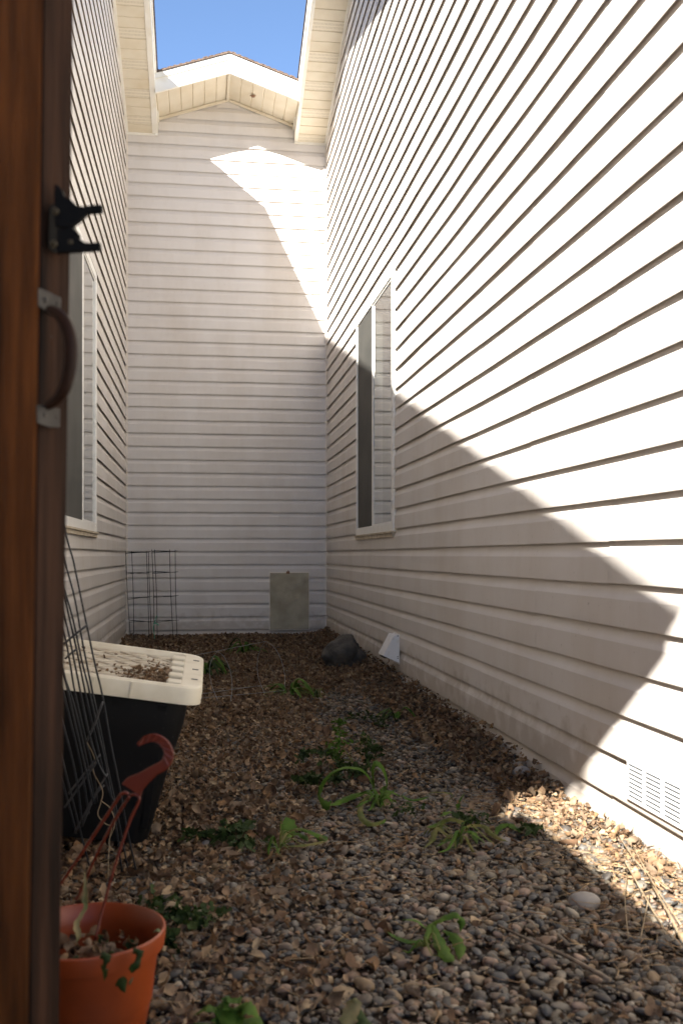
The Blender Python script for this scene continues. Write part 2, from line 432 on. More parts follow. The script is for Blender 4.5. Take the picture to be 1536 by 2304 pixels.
def merge(mb, name, m, parent):
    o = mb.build(name, m, parent)
    bm = bmesh.new(); bm.from_mesh(o.data); bmesh.ops.remove_doubles(bm, verts=bm.verts, dist=1e-5)
    bmesh.ops.recalc_face_normals(bm, faces=bm.faces); bm.to_mesh(o.data); bm.free()
    o.data.polygons.foreach_set('use_smooth', [True] * len(o.data.polygons))
    o.data.set_sharp_from_angle(angle=math.radians(13))
    return o

wing_l = empty('house_wing', (-3.5, 4, 0), 'shaded beige sided house wall on the left behind the wooden gate', 'house')
wing_r = empty('house_wing', (4, 4, 0), 'sunlit beige sided house wall along the right with a narrow window', 'house')
wing_b = empty('house_wing', (.22, 12, 0), 'far beige sided wall with a small white gable closing the passage', 'house')

# window openings: y0, y1, z0, z1
WL = (4.72, 6.25, .875, 2.455)
WR = (5.63, 7.02, .875, 2.400)
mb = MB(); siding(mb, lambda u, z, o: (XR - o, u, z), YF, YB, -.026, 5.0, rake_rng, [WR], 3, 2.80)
merge(mb, 'siding_wall', [M['side_y'], M['lap_shade_grime']], wing_r)
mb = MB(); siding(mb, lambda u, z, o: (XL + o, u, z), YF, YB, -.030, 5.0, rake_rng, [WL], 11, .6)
merge(mb, 'siding_wall', [M['side_y'], M['lap_shade_grime']], wing_l)
XM = (XL + XR) / 2; ZG = 4.0 + CH
def gab(x): return ZG - .335 * abs(x - XM)
def gab_rng(z):
    w = (XR - XL) / 2
    if z > gab(XR): w = max(0, (ZG - z) / .335)
    return (XM - w, XM + w)
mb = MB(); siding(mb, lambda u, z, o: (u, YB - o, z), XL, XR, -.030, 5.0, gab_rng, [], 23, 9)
merge(mb, 'siding_wall', [M['side_x'], M['lap_shade_grime']], wing_b)

# the body of each wing behind its siding, one closed shell with recess for the window room
def wing_shell(side, wing, hole):
    s = -1 if side == 'l' else 1
    xw = (XL - .004) if side == 'l' else (XR + .004)
    x2 = s * 7.5
    mb = MB()
    # wall sheathing around the opening, built as four boards
    y0, y1, z0, z1 = hole
    t = .12 * s
    def b(ya, yb, za, zb):
        mb.box((min(xw, xw + t), ya, za), (max(xw, xw + t), yb, zb))
    b(YF + .01, y0, -.05, 2.7); b(y1, YB + .1, -.05, 2.7); b(y0, y1, -.05, z0); b(y0, y1, z1, 2.7)
    # gable above
    loop = [(YF + .01, 2.7), (YB + .1, 2.7), (YB + .1, ZE), (YA, rake(YA)), (YF + .01, rake(YF))]
    mb.prism([Vector((xw, a, z)) for a, z in loop], (t, 0, 0))
    # front wall and back of the wing
    mb.box((min(xw, x2), YF + .01, -.05), (max(xw, x2), YF + .13, rake(YF)))
    mb.box((x2 - .1, YF, -.05), (x2 + .1, YB + 3, 2.5))
    mb.build('sheathing', M['side_y'], wing)
wing_shell('l', wing_l, WL); wing_shell('r', wing_r, WR)
mb = MB()
mb.box((XL - .3, YB + .004, -.05), (XR + .3, YB + .12, 4.2))
mb.prism([Vector((x, YB + .004, z)) for x, z in ((XL - .1, 4.2), (XR + .1, 4.2), (XR, gab(XR)), (XM, ZG), (XL, gab(XL)))], (0, .11, 0))
mb.build('sheathing', M['side_x'], wing_b)

# inside corner posts
mb = MB(); mb.box((XL, YB - .024, -.04), (XL + .011, YB - .0, ZE)); mb.box((XL + .011, YB - .018, -.04), (XL + .024, YB, ZE))
mb.build('corner_trim', M['corner'], wing_b)
mb = MB(); mb.box((XR - .011, YB - .024, -.04), (XR, YB, ZE)); mb.box((XR - .024, YB - .018, -.04), (XR - .011, YB, ZE))
mb.build('corner_trim', M['corner'], wing_b)

# ------------------------------------------------------------------ rake soffits, fascias, roofs
def ribbed(mb, P0, along, across, n, pitch, normal, vented=3, phase=0, end=None):
    "a soffit of n ribs: P0 start, 'along' unit vector, 'across' full-width vector"
    g = .011; dep = .007
    for i in range(n):
        a = P0 + along * (i * pitch); b = P0 + along * (i * pitch + pitch - g); c = P0 + along * (i * pitch + pitch)
        mid = (b + c) / 2 - normal * dep
        mm = 1 if (vented and (i + phase) % vented == 1) else 0
        ea = eb = em = ec = across
        if end: ea, eb, em, ec = end(a), end(b), end((b+c)/2), end(c)
        mb.face([a, b, b + eb, a + ea], mm)
        mb.face([b, mid, mid + em, b + eb], 0)
        mb.face([mid, c, c + ec, mid + em], 0)
def side_roof(side, wing, xo, fw):
    s = 1 if side == 'l' else -1           # direction of the overhang
    xw = XL if side == 'l' else XR
    xi = xo - s * fw                        # inner face of the fascia
    # soffit, back slope then front slope
    mb = MB()
    d = Vector((0, -1, SL)).normalized(); L = (YB - YA) / abs(d.y)
    nrm = Vector((0, SL, 1)).normalized() * -1
    ribbed(mb, Vector((xw, YB - .02, ZE)), d, Vector((xi - xw, 0, 0)), int(L / .1016) + 1, .1016, nrm, 3, 0 if side == 'l' else 1)
    apx = rake(YA)
    d2 = Vector((0, -1, -FS)).normalized(); L2 = (YA - YF + .30) / abs(d2.y)
    n2 = Vector((0, -FS, 1)).normalized() * -1
    ribbed(mb, Vector((xw, YA, apx)), d2, Vector((xi - xw, 0, 0)), int(L2 / .1016), .1016, n2, 3)
    mb.build('soffit', [M['soffit'], M['vent']], wing)
    # J trims against the wall
    mb = MB()
    def slope_bar(x0, x1, lo, hi, ya, yb):
        a = [Vector((x0, ya, rake(ya) + lo)), Vector((x0, yb, rake(yb) + lo)), Vector((x0, yb, rake(yb) + hi)), Vector((x0, ya, rake(ya) + hi))]
        mb.prism(a, (x1 - x0, 0, 0))
    slope_bar(xw + s*.006, xw + s * .030, -.014, .012, YB, YA); slope_bar(xw + s*.006, xw + s * .030, -.014, .012, YA, YF - .42)
    mb.build('soffit_trim', M['trim'], wing)
    # fascia
    mb = MB()
    slope_bar(xi, xo, -.012, .134, YB - .004, YA); slope_bar(xi, xo, -.012, .134, YA, YF + .3)
    mb.prism([Vector((xi, YF + .3, rake(YF+.3) - .012)), Vector((xi, YF - .42, rake(YF-.42) + .075)), Vector((xi, YF - .42, rake(YF-.42) + .134)), Vector((xi, YF + .3, rake(YF+.3) + .134))], (xo - xi, 0, 0))
    slope_bar(xo, xo + s * .012, .095, .1355, YB - .004, YA); slope_bar(xo, xo + s * .012, .095, .1355, YA, YF - .42)
    # box end closing on the back wall
    mb.box((min(xw, xo), YB - .020, ZE - .022), (max(xw, xo), YB - .0165, ZE + .006))
    mb.box((min(xo - s*.024, xo), YB - .032, ZE - .022), (max(xo - s*.024, xo), YB - .0155, gab(xo) + .01))
    # eave fascia at the front
    zf = rake(YF - .42)
    mb.box((min(-s * 7.6, xo), YF - .44, zf + .060), (max(-s * 7.6, xo), YF - .42, zf + .135))
    mb.build('fascia', M['trim'], wing, bevel=.002)
    # roof slab
    mb = MB(); xe = xo + s * .022; far = -s * 8.2
    def slab(ya, yb, up0, up1):
        a = [Vector((xe, ya, rake(ya) + up0)), Vector((xe, yb, rake(yb) + up0)), Vector((xe, yb, rake(yb) + up1)), Vector((xe, ya, rake(ya) + up1))]
        mb.prism(a, (far - xe, 0, 0))
    slab(YB + .02, YA, .136, .150); slab(YA, YF - .46, .136, .150)
    yy = YB + .02
    mb.prism([Vector((xe, yy, rake(YB) + .14)), Vector((xe, yy + 3, rake(YB) - .86)), Vector((xe, yy + 3, rake(YB) - .83)), Vector((xe, yy, rake(YB) + .165))], (far - xe, 0, 0))
    mb.build('roof', M['shingle'], wing)
side_roof('l', wing_l, -.380, .047)
side_roof('r', wing_r, .806, .030)

# small gable over the back wall
GO = .50; yf = YB - GO
xl, xr = -.380, .806
mb = MB()
for sg in (-1, 1):
    L = (XM - xl) if sg < 0 else (xr - XM)
    d = Vector((sg, 0, -.335)).normalized(); n = max(1, round(L / abs(d.x) / .1016))
    nrm = Vector((sg * .335, 0, 1)).normalized() * -1
    ribbed(mb, Vector((XM + sg * .012, yf, ZG - .004)), d, Vector((0, GO, 0)), n, (L - .012) / abs(d.x) / n, nrm, 0)
mb.build('soffit', M['soffit'], wing_b)
mb = MB()
def gbar(y0, y1, lo, hi, xa=xl, xb=xr):
    a = [(xa, gab(xa) + lo), (XM, ZG + lo), (xb, gab(xb) + lo), (xb, gab(xb) + hi), (XM, ZG + hi), (xa, gab(xa) + hi)]
    mb.prism([Vector((x, y0, z)) for x, z in a[:2] + a[4:]], (0, y1 - y0, 0))
    mb.prism([Vector((x, y0, z)) for x, z in a[1:5]], (0, y1 - y0, 0))
gbar(YB - .032, YB - .0165, -.026, -.004)
mb.box((XM - .012, yf, ZG - .022), (XM + .012, YB - .034, ZG - .006))
mb.build('soffit_trim', M['soffit'], wing_b)
mb = MB()
gbar(yf - .024, yf, -.014, .132); gbar(yf - .036, yf - .0245, .096, .140)
mb.build('fascia', M['trim'], wing_b)
mb = MB()
gbar(yf - .048, YB + 6, .142, .154, XL - .3, XR + .3)
for i in range(26):                                       # ragged shingle butts along the rake edge
    x = XM - .60 + i * .048
    w = rnd.uniform(.02, .045); k = rnd.uniform(.002, .007)
    if xl < x and x + w < xr and not (x < XM < x + w):
        z0, z1 = gab(x) + .1545, gab(x + w) + .1545
        mb.prism([Vector((x, yf - .05, z0)), Vector((x + w, yf - .05, z1)), Vector((x + w, yf - .05, z1 + k)), Vector((x, yf - .05, z0 + k))], (0, .2, 0))
mb.build('roof', M['shingle'], wing_b)
# old wasp nest stuck under the gable soffit
mb = MB(); c = Vector((.43, 8.52, gab(.43) - .006))
mb.loft([[c + Vector((math.cos(a) * r, math.sin(a) * r, -h)) for a in [i * math.pi / 5 for i in range(10)]] for r, h in ((.006, -.004), (.018, .006), (.016, .014), (.004, .016))], cap1=True)
for a in (0.4, 2.6, 3.6): mb.tube([c, c + Vector((math.cos(a)*.03, .004, -.004 + math.sin(a)*.006))], .0025, 5)
mb.build('mud_nest', M['rust'], wing_b)

# ------------------------------------------------------------------ windows
def window(side, wing, hole, mull, name_label):
    s = 1 if side == 'l' else -1
    xw = XL if side == 'l' else XR
    y0, y1, z0, z1 = hole
    def X(a): return xw + s * a
    def bx(mb, a0, a1, ya, yb, za, zb): mb.box((min(X(a0), X(a1)), ya, za), (max(X(a0), X(a1)), yb, zb))
    fr = MB(); t = .045; o0, o1 = -.06, .0225
    bx(fr, o0, o1, y0, y0 + t, z0, z1); bx(fr, o0, o1, y1 - t, y1, z0, z1)
    bx(fr, o0, o1 - .0015, y0 + t, y1 - t, z0, z0 + t); bx(fr, o0, o1 - .0015, y0 + t, y1 - t, z1 - t, z1)
    # J-channel outside
    bx(fr, .004, .019, y0 - .012, y0 - .0005, z0 - .01, z1 + .012); bx(fr, .004, .019, y1 + .0005, y1 + .012, z0 - .01, z1 + .012)
    bx(fr, .004, .0185, y0, y1, z1 + .0005, z1 + .012)
    f = fr.build('window', M['winframe'], wing, bevel=.0025)
    mu = MB(); bx(mu, -.05, .017, mull - .016, mull + .016, z0 + t, z1 - t)
    mu.build('mullion', M['winframe'], f, bevel=.002)
    # near lite and far lite, one sash each
    def sash(ya, yb, depth, kind):
        sb = MB(); w = .014
        bx(sb, depth - .010, depth + .005, ya, ya + w, z0 + t, z1 - t); bx(sb, depth - .010, depth + .005, yb - w, yb, z0 + t, z1 - t)
        bx(sb, depth - .0105, depth + .0045, ya + w, yb - w, z0 + t, z0 + t + w); bx(sb, depth - .0105, depth + .0045, ya + w, yb - w, z1 - t - w, z1 - t)
        sb.build('sash', M['winframe'], f, bevel=.0015)
        p = MB(); p.face([(X(depth), ya + w, z0 + t + w), (X(depth), yb - w, z0 + t + w), (X(depth), yb - w, z1 - t - w), (X(depth), ya + w, z1 - t - w)])
        po = p.build('pane', M['glass'], f)
        if po.data.polygons[0].normal.x * s < 0: po.data.flip_normals()
        if kind:
            q = MB(); e = depth + .0055
            q.box((min(X(e), X(e+.001)), ya + .006, z0 + t + .006), (max(X(e), X(e+.001)), yb - .006, z1 - t - .006))
            tag(q.build('insect_screen', M['screen'], f), 'dark grey insect screen')
    return f, sash, bx, X
f, sash, bx, X = window('r', wing_r, WR, 6.36, '')
sash(WR[0] + .045, 6.344, .010, False); sash(6.376, WR[1] - .045, .008, True)
tag(f, 'narrow white window in sunlit wall')
b = MB()
for y in (5.75,):
    b.box((XR + .10, y, .95), (XR + .104, y + .118, 2.35))
b.build('blinds', M['blind'], f)
f2, sash, bx2, X2 = window('l', wing_l, WL, 5.58, '')
sash(5.596, WL[1] - .045, .012, False); sash(WL[0] + .045, 5.564, .008, True)
tag(f2, 'narrow white window behind the wooden gate')
for (side, wing, h) in (('l', wing_l, WL), ('r', wing_r, WR)):
    s = 1 if side == 'l' else -1; xw = XL if side == 'l' else XR
    sb = MB()
    a, b_ = sorted((xw + s * .002, xw + s * .034)); sb.box((a, h[0] - .012, h[2] - .012), (b_, h[1] + .012, h[2] - .001))
    a, b_ = sorted((xw + s * .002, xw + s * .026)); sb.box((a, h[0] - .004, h[2] - .034), (b_, h[1] + .004, h[2] - .0125))
    sb.build('sill', M['sill'], f if side == 'r' else f2, bevel=.0015)
    rb = MB(); a, b_ = sorted((xw - s * .13, xw - s * .9))
    # dark room behind, open towards the window
    y0, y1, z0, z1 = h[0] - .3, h[1] + .3, h[2] - .3, h[3] + .2
    xo_ = xw - s * .13; xi_ = xw - s * 1.2
    rb.face([(xi_, y0, z0), (xi_, y1, z0), (xi_, y1, z1), (xi_, y0, z1)])
    for q in (((y0, z0), (y1, z0)), ((y1, z0), (y1, z1)), ((y1, z1), (y0, z1)), ((y0, z1), (y0, z0))):
        rb.face([(xo_, *q[0]), (xo_, *q[1]), (xi_, *q[1]), (xi_, *q[0])])
    rb.build('room', M['room'], f if side == 'r' else f2)

# ------------------------------------------------------------------ access panel, vent hood, foundation vent
mb = MB(); mb.box((.592, YB - .030, .080), (.934, YB - .016, .578)); ap = mb.build('access_panel', M['stucco'], wing_b, bevel=.003)
mb = MB()
for a, b in (((.584, .072), (.5915, .586)), ((.9345, .072), (.942, .586)), ((.592, .5785), (.934, .587)), ((.592, .072), (.934, .0795))):
    mb.box((a[0], YB - .026, a[1]), (b[0], YB - .010, b[1]))
mb.build('panel_frame', M['corner'], ap)
mb = MB(); mb.box((.735, YB - .034, .570), (.765, YB - .0305, .590)); mb.tube([(.742, YB - .036, .588), (.750, YB - .045, .598), (.760, YB - .036, .588)], .003, 6)
mb.build('clip', M['rust'], ap); tag(ap, 'grey green stucco access panel low on the back wall')

hy0, hy1 = 5.475, 5.635
mb = MB()
P = [(XR - .013, .130), (XR - .013, .285), (XR - .045, .285), (XR - .105, .172)]
for y in (hy0, hy1 - .0015):
    mb.prism([Vector((x, y, z)) for x, z in P], (0, .0015, 0))
def quad(a, b, th=.0015):
    mb.prism([Vector((a[0], hy0 + .0016, a[1])), Vector((a[0], hy1 - .0016, a[1])), Vector((b[0], hy1 - .0016, b[1])), Vector((b[0], hy0 + .0016, b[1]))], (th, 0, th * .5))
quad(P[2], P[3]); quad((XR - .0145, .2845), (XR - .044, .2845))
mb.box((XR - .0175, hy0 - .012, .122), (XR - .0155, hy1 + .012, .292))
vh = mb.build('vent_hood', M['white_metal'], wing_r); tag(vh, 'white metal dryer vent hood low on the sunlit wall')
mb = MB()
for y, z in ((hy0 - .0015, .155), (hy0 - .0015, .165), (hy0 - .0015, .28)):
    mb.box((XR - .026, y, z), (XR - .021, y + .0014, z + .005)); mb.build('screw', M['rubber'], vh); mb = MB()
mb.box((XR - .10, hy0 + .004, .158), (XR - .02, hy1 - .004, .160)); mb.build('flap', M['rubber'], vh); mb = MB(); mb.tube([(XR - .07, hy0 + .04, .158), (XR - .065, hy0 + .04, .14), (XR - .075, hy0 + .03, .128)], .0025, 5)
mb.build('hinge_rod', M['rust'], vh)

mb = MB(); vy0, vy1, vz0, vz1 = 2.04, 2.446, .106, .205
mb.box((XR - .0215, vy0, vz0), (XR - .0165, vy1, vz1))
fv = mb.build('foundation_vent', M['white_metal'], wing_r, bevel=.0015); tag(fv, 'white slotted vent grille low on the near wall')
mb = MB()
for c in range(4):
    a = vy1 - .016 - c * .099
    for r_ in range(8):
        z = vz0 + .012 + r_ * .0112
        mb.box((XR - .0225, a - .078, z), (XR - .0205, a, z + .0032))
mb.build('slots', M['slot'], fv)

# ------------------------------------------------------------------ gate
N0 = Vector((-.162, 1.0, 0)); dB = Vector((.69, .72, 0)).normalized(); dA = Vector((-dB.y, dB.x, 0))
LEAN = Vector((.0135, 0, 1))
gate = empty('wooden_gate', (-.158, 1.0, 0), 'dark stained wooden gate standing open at the left edge with black latch and pull', 'gate')
def gp(a, b, z): return N0 + dA * a + dB * b + LEAN * (z - CH) + Vector((0, 0, CH))
def gbox(mb, a0, a1, b0, b1, z0, z1):
    P = [gp(a, b, z) for z in (z0, z1) for a, b in ((a0, b0), (a1, b0), (a1, b1), (a0, b1))]
    n = len(mb.v); mb.v += [tuple(p) for p in P]
    for q in ((0,3,2,1),(4,5,6,7),(0,1,5,4),(1,2,6,5),(2,3,7,6),(3,0,4,7)): mb.f.append([n + i for i in q]); mb.m.append(0)
mb = MB(); gbox(mb, 0, .088, 0, .038, .04, 1.86); mb.build('stile', M['cedar'], gate, bevel=.004)
mb = MB(); gbox(mb, .0885, .60, .026, .038, .06, 1.84)
for i in range(4): gbox(mb, .090 + i * .128, .213 + i * .128, .008, .0255, .05, 1.85)
mb.build('boards', M['cedar'], gate, bevel=.002)
mb = MB(); gbox(mb, -.003, -.0002, .0015, .0365, .05, 1.85); mb.build('edge_strip', M['cedar_dark'], gate, bevel=.002)
# the hardware sits on the edge facing the passage
def HP(cx, cyy, d):                                     # photo crop coordinate of the hardware
    return AD(cx / 3.544, 350 + cyy / 3.544, d)
def poly(mb, pts, d0, slope, th):
    "plate outline; depth grows to the right by slope"
    P = [HP(x, y, d0 + (x - 300) / 3.544 * slope) for x, y in pts]
    mb.prism(P, (cam_fwd * th))
cam_fwd = Vector((sy_, cy_, 0))
SLP = .00058
mb = MB(); poly(mb, [(395,420),(400,395),(425,385),(560,385),(560,770),(440,775),(400,755),(385,720)], .951, SLP, .004)
lt = mb.build('latch', M['rubber'], gate, bevel=.0008)
mb = MB(); poly(mb, [(438,228),(458,228),(495,270),(512,322),(565,350),(612,395),(650,402),(765,386),(815,388),(815,448),(700,458),(645,512),(575,565),(500,575),(440,560),(432,300)], .956, .0001, .007)
mb.build('upper_jaw', M['rubber'], lt, bevel=.0012)
mb = MB(); poly(mb, [(455,585),(560,560),(632,622),(638,640),(612,648),(680,692),(798,690),(800,750),(640,764),(450,772)], .957, .0001, .007)
mb.build('lower_jaw', M['rubber'], lt, bevel=.0012)
for (x, y) in ((440,440),(428,700),(560,690)):
    mb = MB(); c = HP(x, y, .954 + (x-400)/3.544*.00025); r_ = .0034
    mb.loft([[c + Vector((cy_*math.cos(a)*q, -sy_*math.cos(a)*q, math.sin(a)*q)) - cam_fwd*h for a in [i*math.pi/6 for i in range(12)]] for q, h in ((r_,-.003),(r_,0),(r_*.6,.0015))], cap1=True)
    mb.build('screw', M['brass'], lt)
handle = None
mb = MB(); poly(mb, [(305,1055),(330,1058),(485,1130),(482,1215),(400,1252),(372,1240),(305,1200)], .953, SLP, .0025)
hd = mb.build('pull_handle', M['plate'], gate, bevel=.0006)
mb = MB(); poly(mb, [(292,1985),(400,1998),(476,2018),(474,2168),(390,2166),(296,2130)], .953, SLP, .0025)
mb.build('mounting_plate', M['plate'], hd, bevel=.0006)
mb = MB()
path = [(385,1228,.960),(430,1240,.957),(490,1285,.952),(540,1370,.948),(566,1480,.946),(570,1600,.946),(556,1720,.948),(522,1850,.952),(460,1945,.958),(375,2005,.962)]
mb.tube([HP(x, y, d) for x, y, d in path], lambda t: .0035 + .0030 * math.sin(math.pi * t) ** .6, 10)
mb.build('grip', M['grip'], hd, smooth=True)
for (x, y, d) in ((350,1150,.968),(445,1180,.985),(345,2065,.968),(435,2085,.984),(392,1445,.985)):
    mb = MB(); c = HP(x, y, d - .006); r_ = .0032
    mb.loft([[c + Vector((cy_*math.cos(a)*q, -sy_*math.cos(a)*q, math.sin(a)*q)) - cam_fwd*h for a in [i*math.pi/5 for i in range(10)]] for q, h in ((r_,-.004),(r_,0),(r_*.6,.0012))], cap1=True)
    mb.build('screw', M['plate'], hd)

# unseen board fence added beside the viewer to cast the gravel's straight shadow
fence = empty('shadow_fence', (-.33, -.4, 0), 'unseen dark stained board fence added beside the viewer to shade the gravel', 'fence')
mb = MB()
y = -2.2
while y < .28:
    mb.box((-.345, y, .03), (-.327, y + .136, 1.80 + rnd.uniform(-.004, .004))); y += .14
mb.build('boards', M['cedar'], fence)
mb = MB()
for z in (.35, 1.50): mb.box((-.3265, -2.2, z), (-.290, .28, z + .085))
mb.build('rail', M['cedar'], fence)
for yy in (-2.1, -.9, .2):
    mb = MB(); mb.box((-.44, yy, -.05), (-.3455, yy + .09, 1.78)); mb.build('post', M['cedar'], fence)

# ------------------------------------------------------------------ storage tote
tote = empty('storage_tote', (-.3, 2.7, 0), 'large black plastic tote with a dirty beige lid tilted on the gravel', 'storage tote')
TL, TB_ = .63, .50
roll, pit = math.radians(8.5), math.radians(3.6)
ex = Vector((math.cos(roll), 0, -math.sin(roll)))
ey = Vector((0, math.cos(pit), math.sin(pit)))
ez = ex.cross(ey).normalized(); ey = ez.cross(ex)
NR = Vector((.002, 2.415, CH - .322))
def T(x, y, z): return NR + ex * x + ey * y + ez * z        # x: -TL..0, y: 0..TB, z<0 below the lid top
def rr(x0, x1, y0, y1, r, z, n=5, jit=0):
    out = []
    for (cx, cyy, a0) in ((x1 - r, y0 + r, -90), (x1 - r, y1 - r, 0), (x0 + r, y1 - r, 90), (x0 + r, y0 + r, 180)):
        for k in range(n + 1):
            a = math.radians(a0 + 90 * k / n)
            out.append(T(cx + r * math.cos(a), cyy + r * math.sin(a), z))
    return out
mb = MB()
top = -.046
loops = []
for i in range(9):
    t = i / 8; zz = top - t * .372; ins = .030 + .048 * t
    if i in (1, 2): ins -= .004
    loops.append(rr(-TL + ins, -ins, ins * .9, TB_ - ins * .9, .05, zz))
mb.loft(loops, cap1=True)
for x in (-.10, -.21, -.43, -.54):                             # shallow ribs down the front
    mb.prism([T(x, .026, top - .01), T(x + .02, .026, top - .01), T(x + .018, .066, top - .33), T(x + .002, .066, top - .33)], ey * .012)
mb.build('tub', M['tote'], tote, auto=35)
mb = MB()
R = .045
L = [rr(-TL, 0, 0, TB_, R, -.044), rr(-TL, 0, 0, TB_, R, -.012), rr(-TL+.002, -.002, .002, TB_-.002, R, -.004), rr(-TL+.007, -.007, .007, TB_-.007, R, 0),
     rr(-TL+.030, -.052, .020, TB_-.020, .02, 0), rr(-TL+.034, -.056, .024, TB_-.024, .02, -.004), rr(-TL+.038, -.060, .028, TB_-.028, .02, -.014)]
mb.loft([rr(-TL+.006, -.006, .006, TB_-.006, R, -.040)] + L)
lid = mb.build('lid', M['lid'], tote, auto=30)
mb = MB(); mb.loft([rr(-TL+.0378, -.0602, .0282, TB_-.0282, .02, -.0135), rr(-TL+.05, -.07, .04, TB_-.04, .02, -.0145)], cap1=True)
# raised diamond lattice on the sunken top
for k in range(-10, 22):
    for sg in (-1, 1):
        c = k * .075
        pts = []
        for x in np.linspace(-TL + .05, -.085, 40):
            yv = c + sg * (x + TL) * .95 if sg > 0 else c - (x + TL) * .95
            if .045 < yv < TB_ - .045: pts.append((x, yv))
        if len(pts) > 3:
            mb.tube([T(pts[0][0], pts[0][1], -.0135), T(pts[-1][0], pts[-1][1], -.0135)], .0034, 5)
mb.build('panel', M['lidin'], lid)
for i in range(5):
    mb = MB(); y = .045 + i * .088
    mb.prism([T(-.088, y, -.0138), T(-.052, y - .004, -.0138), T(-.052, y + .044, -.0138), T(-.088, y + .040, -.0138)], ez * .0142)
    mb.build('catch', M['lid'], lid, bevel=.004)
for x in (-.17, -.26):                                         # ribs of the near and far skirt
    mb = MB();     mb.prism([T(x, -.003, -.043), T(x + .005, -.003, -.043), T(x + .005, -.003, -.004), T(x, -.003, -.004)], ey * .004)
    mb.build('rib', M['lid'], lid)
for y in (.11, .25, .39):
    mb = MB(); mb.prism([T(-.030, y - .004, .0002), T(-.014, y - .004, .0002), T(-.014, y + .004, .0002), T(-.030, y + .004, .0002)], ez * .0008)
    mb.build('slot', M['slot'], lid)

# ------------------------------------------------------------------ hanging pot
PC = Vector((-.166, 1.487, 0)); PR = .115; PZ = CH - .545
pot = empty('hanging_pot', (PC.x, PC.y, 0), 'orange red plastic hanging pot standing on the gravel by the gate', 'plant pot')
def ring(r, z, n=56, c=PC): return [Vector((c.x + r * math.cos(2*math.pi*i/n), c.y + r * math.sin(2*math.pi*i/n), z)) for i in range(n)]
mb = MB()
mb.loft([ring(.072, .004), ring(.076, .008), ring(.090, .075), ring(.103, PZ - .030), ring(.1035, PZ - .026), ring(.111, PZ - .025), ring(.1135, PZ - .004), ring(.113, PZ), ring(.110, PZ + .0015), ring(.107, PZ - .001), ring(.101, PZ - .03), ring(.094, .09)], cap0=True)
mb.build('pot', M['pot'], pot, auto=40)
mb = MB(); L = []
for j, r in enumerate((.0965, .07, .04, .015)):
    L.append([p + Vector((0, 0, .012 * noise.noise(p * 30))) for p in ring(r, .125 + .006 * j, 40)])
mb.loft(L, cap1=True); mb.build('soil', M['soil'], pot, smooth=True)
def PP(cx, cyy, d): return AD(120 + cx / 3.273, 1600 + cyy / 3.273, d)
mb = MB()
sd = 1.42
for pts in ([(-70,1450,1.44),(60,1265,1.44),(300,910,1.43),(480,640,1.425),(500,612,1.42),(530,600,1.42),(556,612,1.42)],
            [(168,1385,1.54),(200,1330,1.53),(300,1100,1.48),(420,860,1.45),(520,690,1.43),(552,645,1.42),(562,622,1.42)],
            [(308,1690,1.40),(370,1440,1.41),(460,1120,1.415),(560,820,1.42),(628,670,1.42),(630,632,1.42),(600,615,1.42),(566,620,1.42)]):
    mb.tube([PP(*p) for p in pts], .0023, 6)
mb.build('strap', M['hook'], pot, smooth=True)
# flat hook with raised edge ribs
def ribbon_plate(mb, mids, widths, d, th):
    P = catmull([Vector((x, y, 0)) for x, y in mids], 6); Wd = np.interp(np.linspace(0, 1, len(P)), np.linspace(0, 1, len(widths)), widths)
    Lf, Rt = [], []
    for i, p in enumerate(P):
        a = P[max(0, i-1)]; b = P[min(len(P)-1, i+1)]; t = (b - a).normalized(); n = Vector((-t.y, t.x, 0))
        Lf.append(p + n * Wd[i] / 2); Rt.append(p - n * Wd[i] / 2)
    lo = [[PP(a.x, a.y, d), PP(b.x, b.y, d), PP(b.x, b.y, d + th), PP(a.x, a.y, d + th)] for a, b in zip(Lf, Rt)]
    mb.loft(lo, cap0=True, cap1=True)
    for E in (Lf, Rt): mb.tube([PP(p.x, p.y, d + th / 2) for p in E], .0018, 6, smooth=False)
    return Lf, Rt
mb = MB()
Lf, Rt = ribbon_plate(mb, [(575,580),(600,545),(660,500),(740,440),(810,400),(845,350),(850,300),(825,245),(780,208),(730,196),(680,210),(625,248)],
             [150,135,90,62,60,60,55,52,48,44,38,10], 1.418, .0025)
for i in range(26, len(Lf) - 3, 5):
    mb.tube([PP(Lf[i].x, Lf[i].y, 1.417), PP(Rt[min(i+4, len(Rt)-1)].x, Rt[min(i+4, len(Rt)-1)].y, 1.417)], .0012, 5)
tag(mb.build('hook', M['hook'], pot, auto=40), None)

# ------------------------------------------------------------------ blades, sprigs
def blade(mb, path, w, fold=.35, m=0, twist=0.0, tip=True, side=None, pet=.25):
    P = catmull([Vector(p) for p in path], 6); N = len(P); rows = []
    prev = None
    for i, p in enumerate(P):
        a = P[max(0, i-1)]; b = P[min(N-1, i+1)]; t = (b - a)
        t = t.normalized() if t.length > 1e-7 else Vector((0,0,1))
        s = side if side is not None else t.cross(Vector((0, 0, 1)))
        if s.length < .2: s = prev if prev is not None else t.cross(Vector((0, 1, 0)))
        s = (s - t * s.dot(t)).normalized()
        if prev is not None and s.dot(prev) < 0: s = -s
        prev = s; u = i / (N - 1)
        s2 = Matrix.Rotation(twist * u, 3, t) @ s; n = t.cross(s2)
        ww = w * (pet + (1 - pet) * min(1, u / .35)) * (max(0.02, 1 - ((u - .55) / .45) ** 2.2) if (u > .55 and tip) else 1)
        wob = 1 + .18 * math.sin(i * 1.9 + len(mb.v))
        rows.append([p + s2 * ww * wob + n * ww * fold, p + s2 * ww * .5 + n * ww * fold * .35, p, p - s2 * ww * .5 + n * ww * fold * .35, p - s2 * ww * (2 - wob) + n * ww * fold])
    mb.loft(rows, m, closed=False)
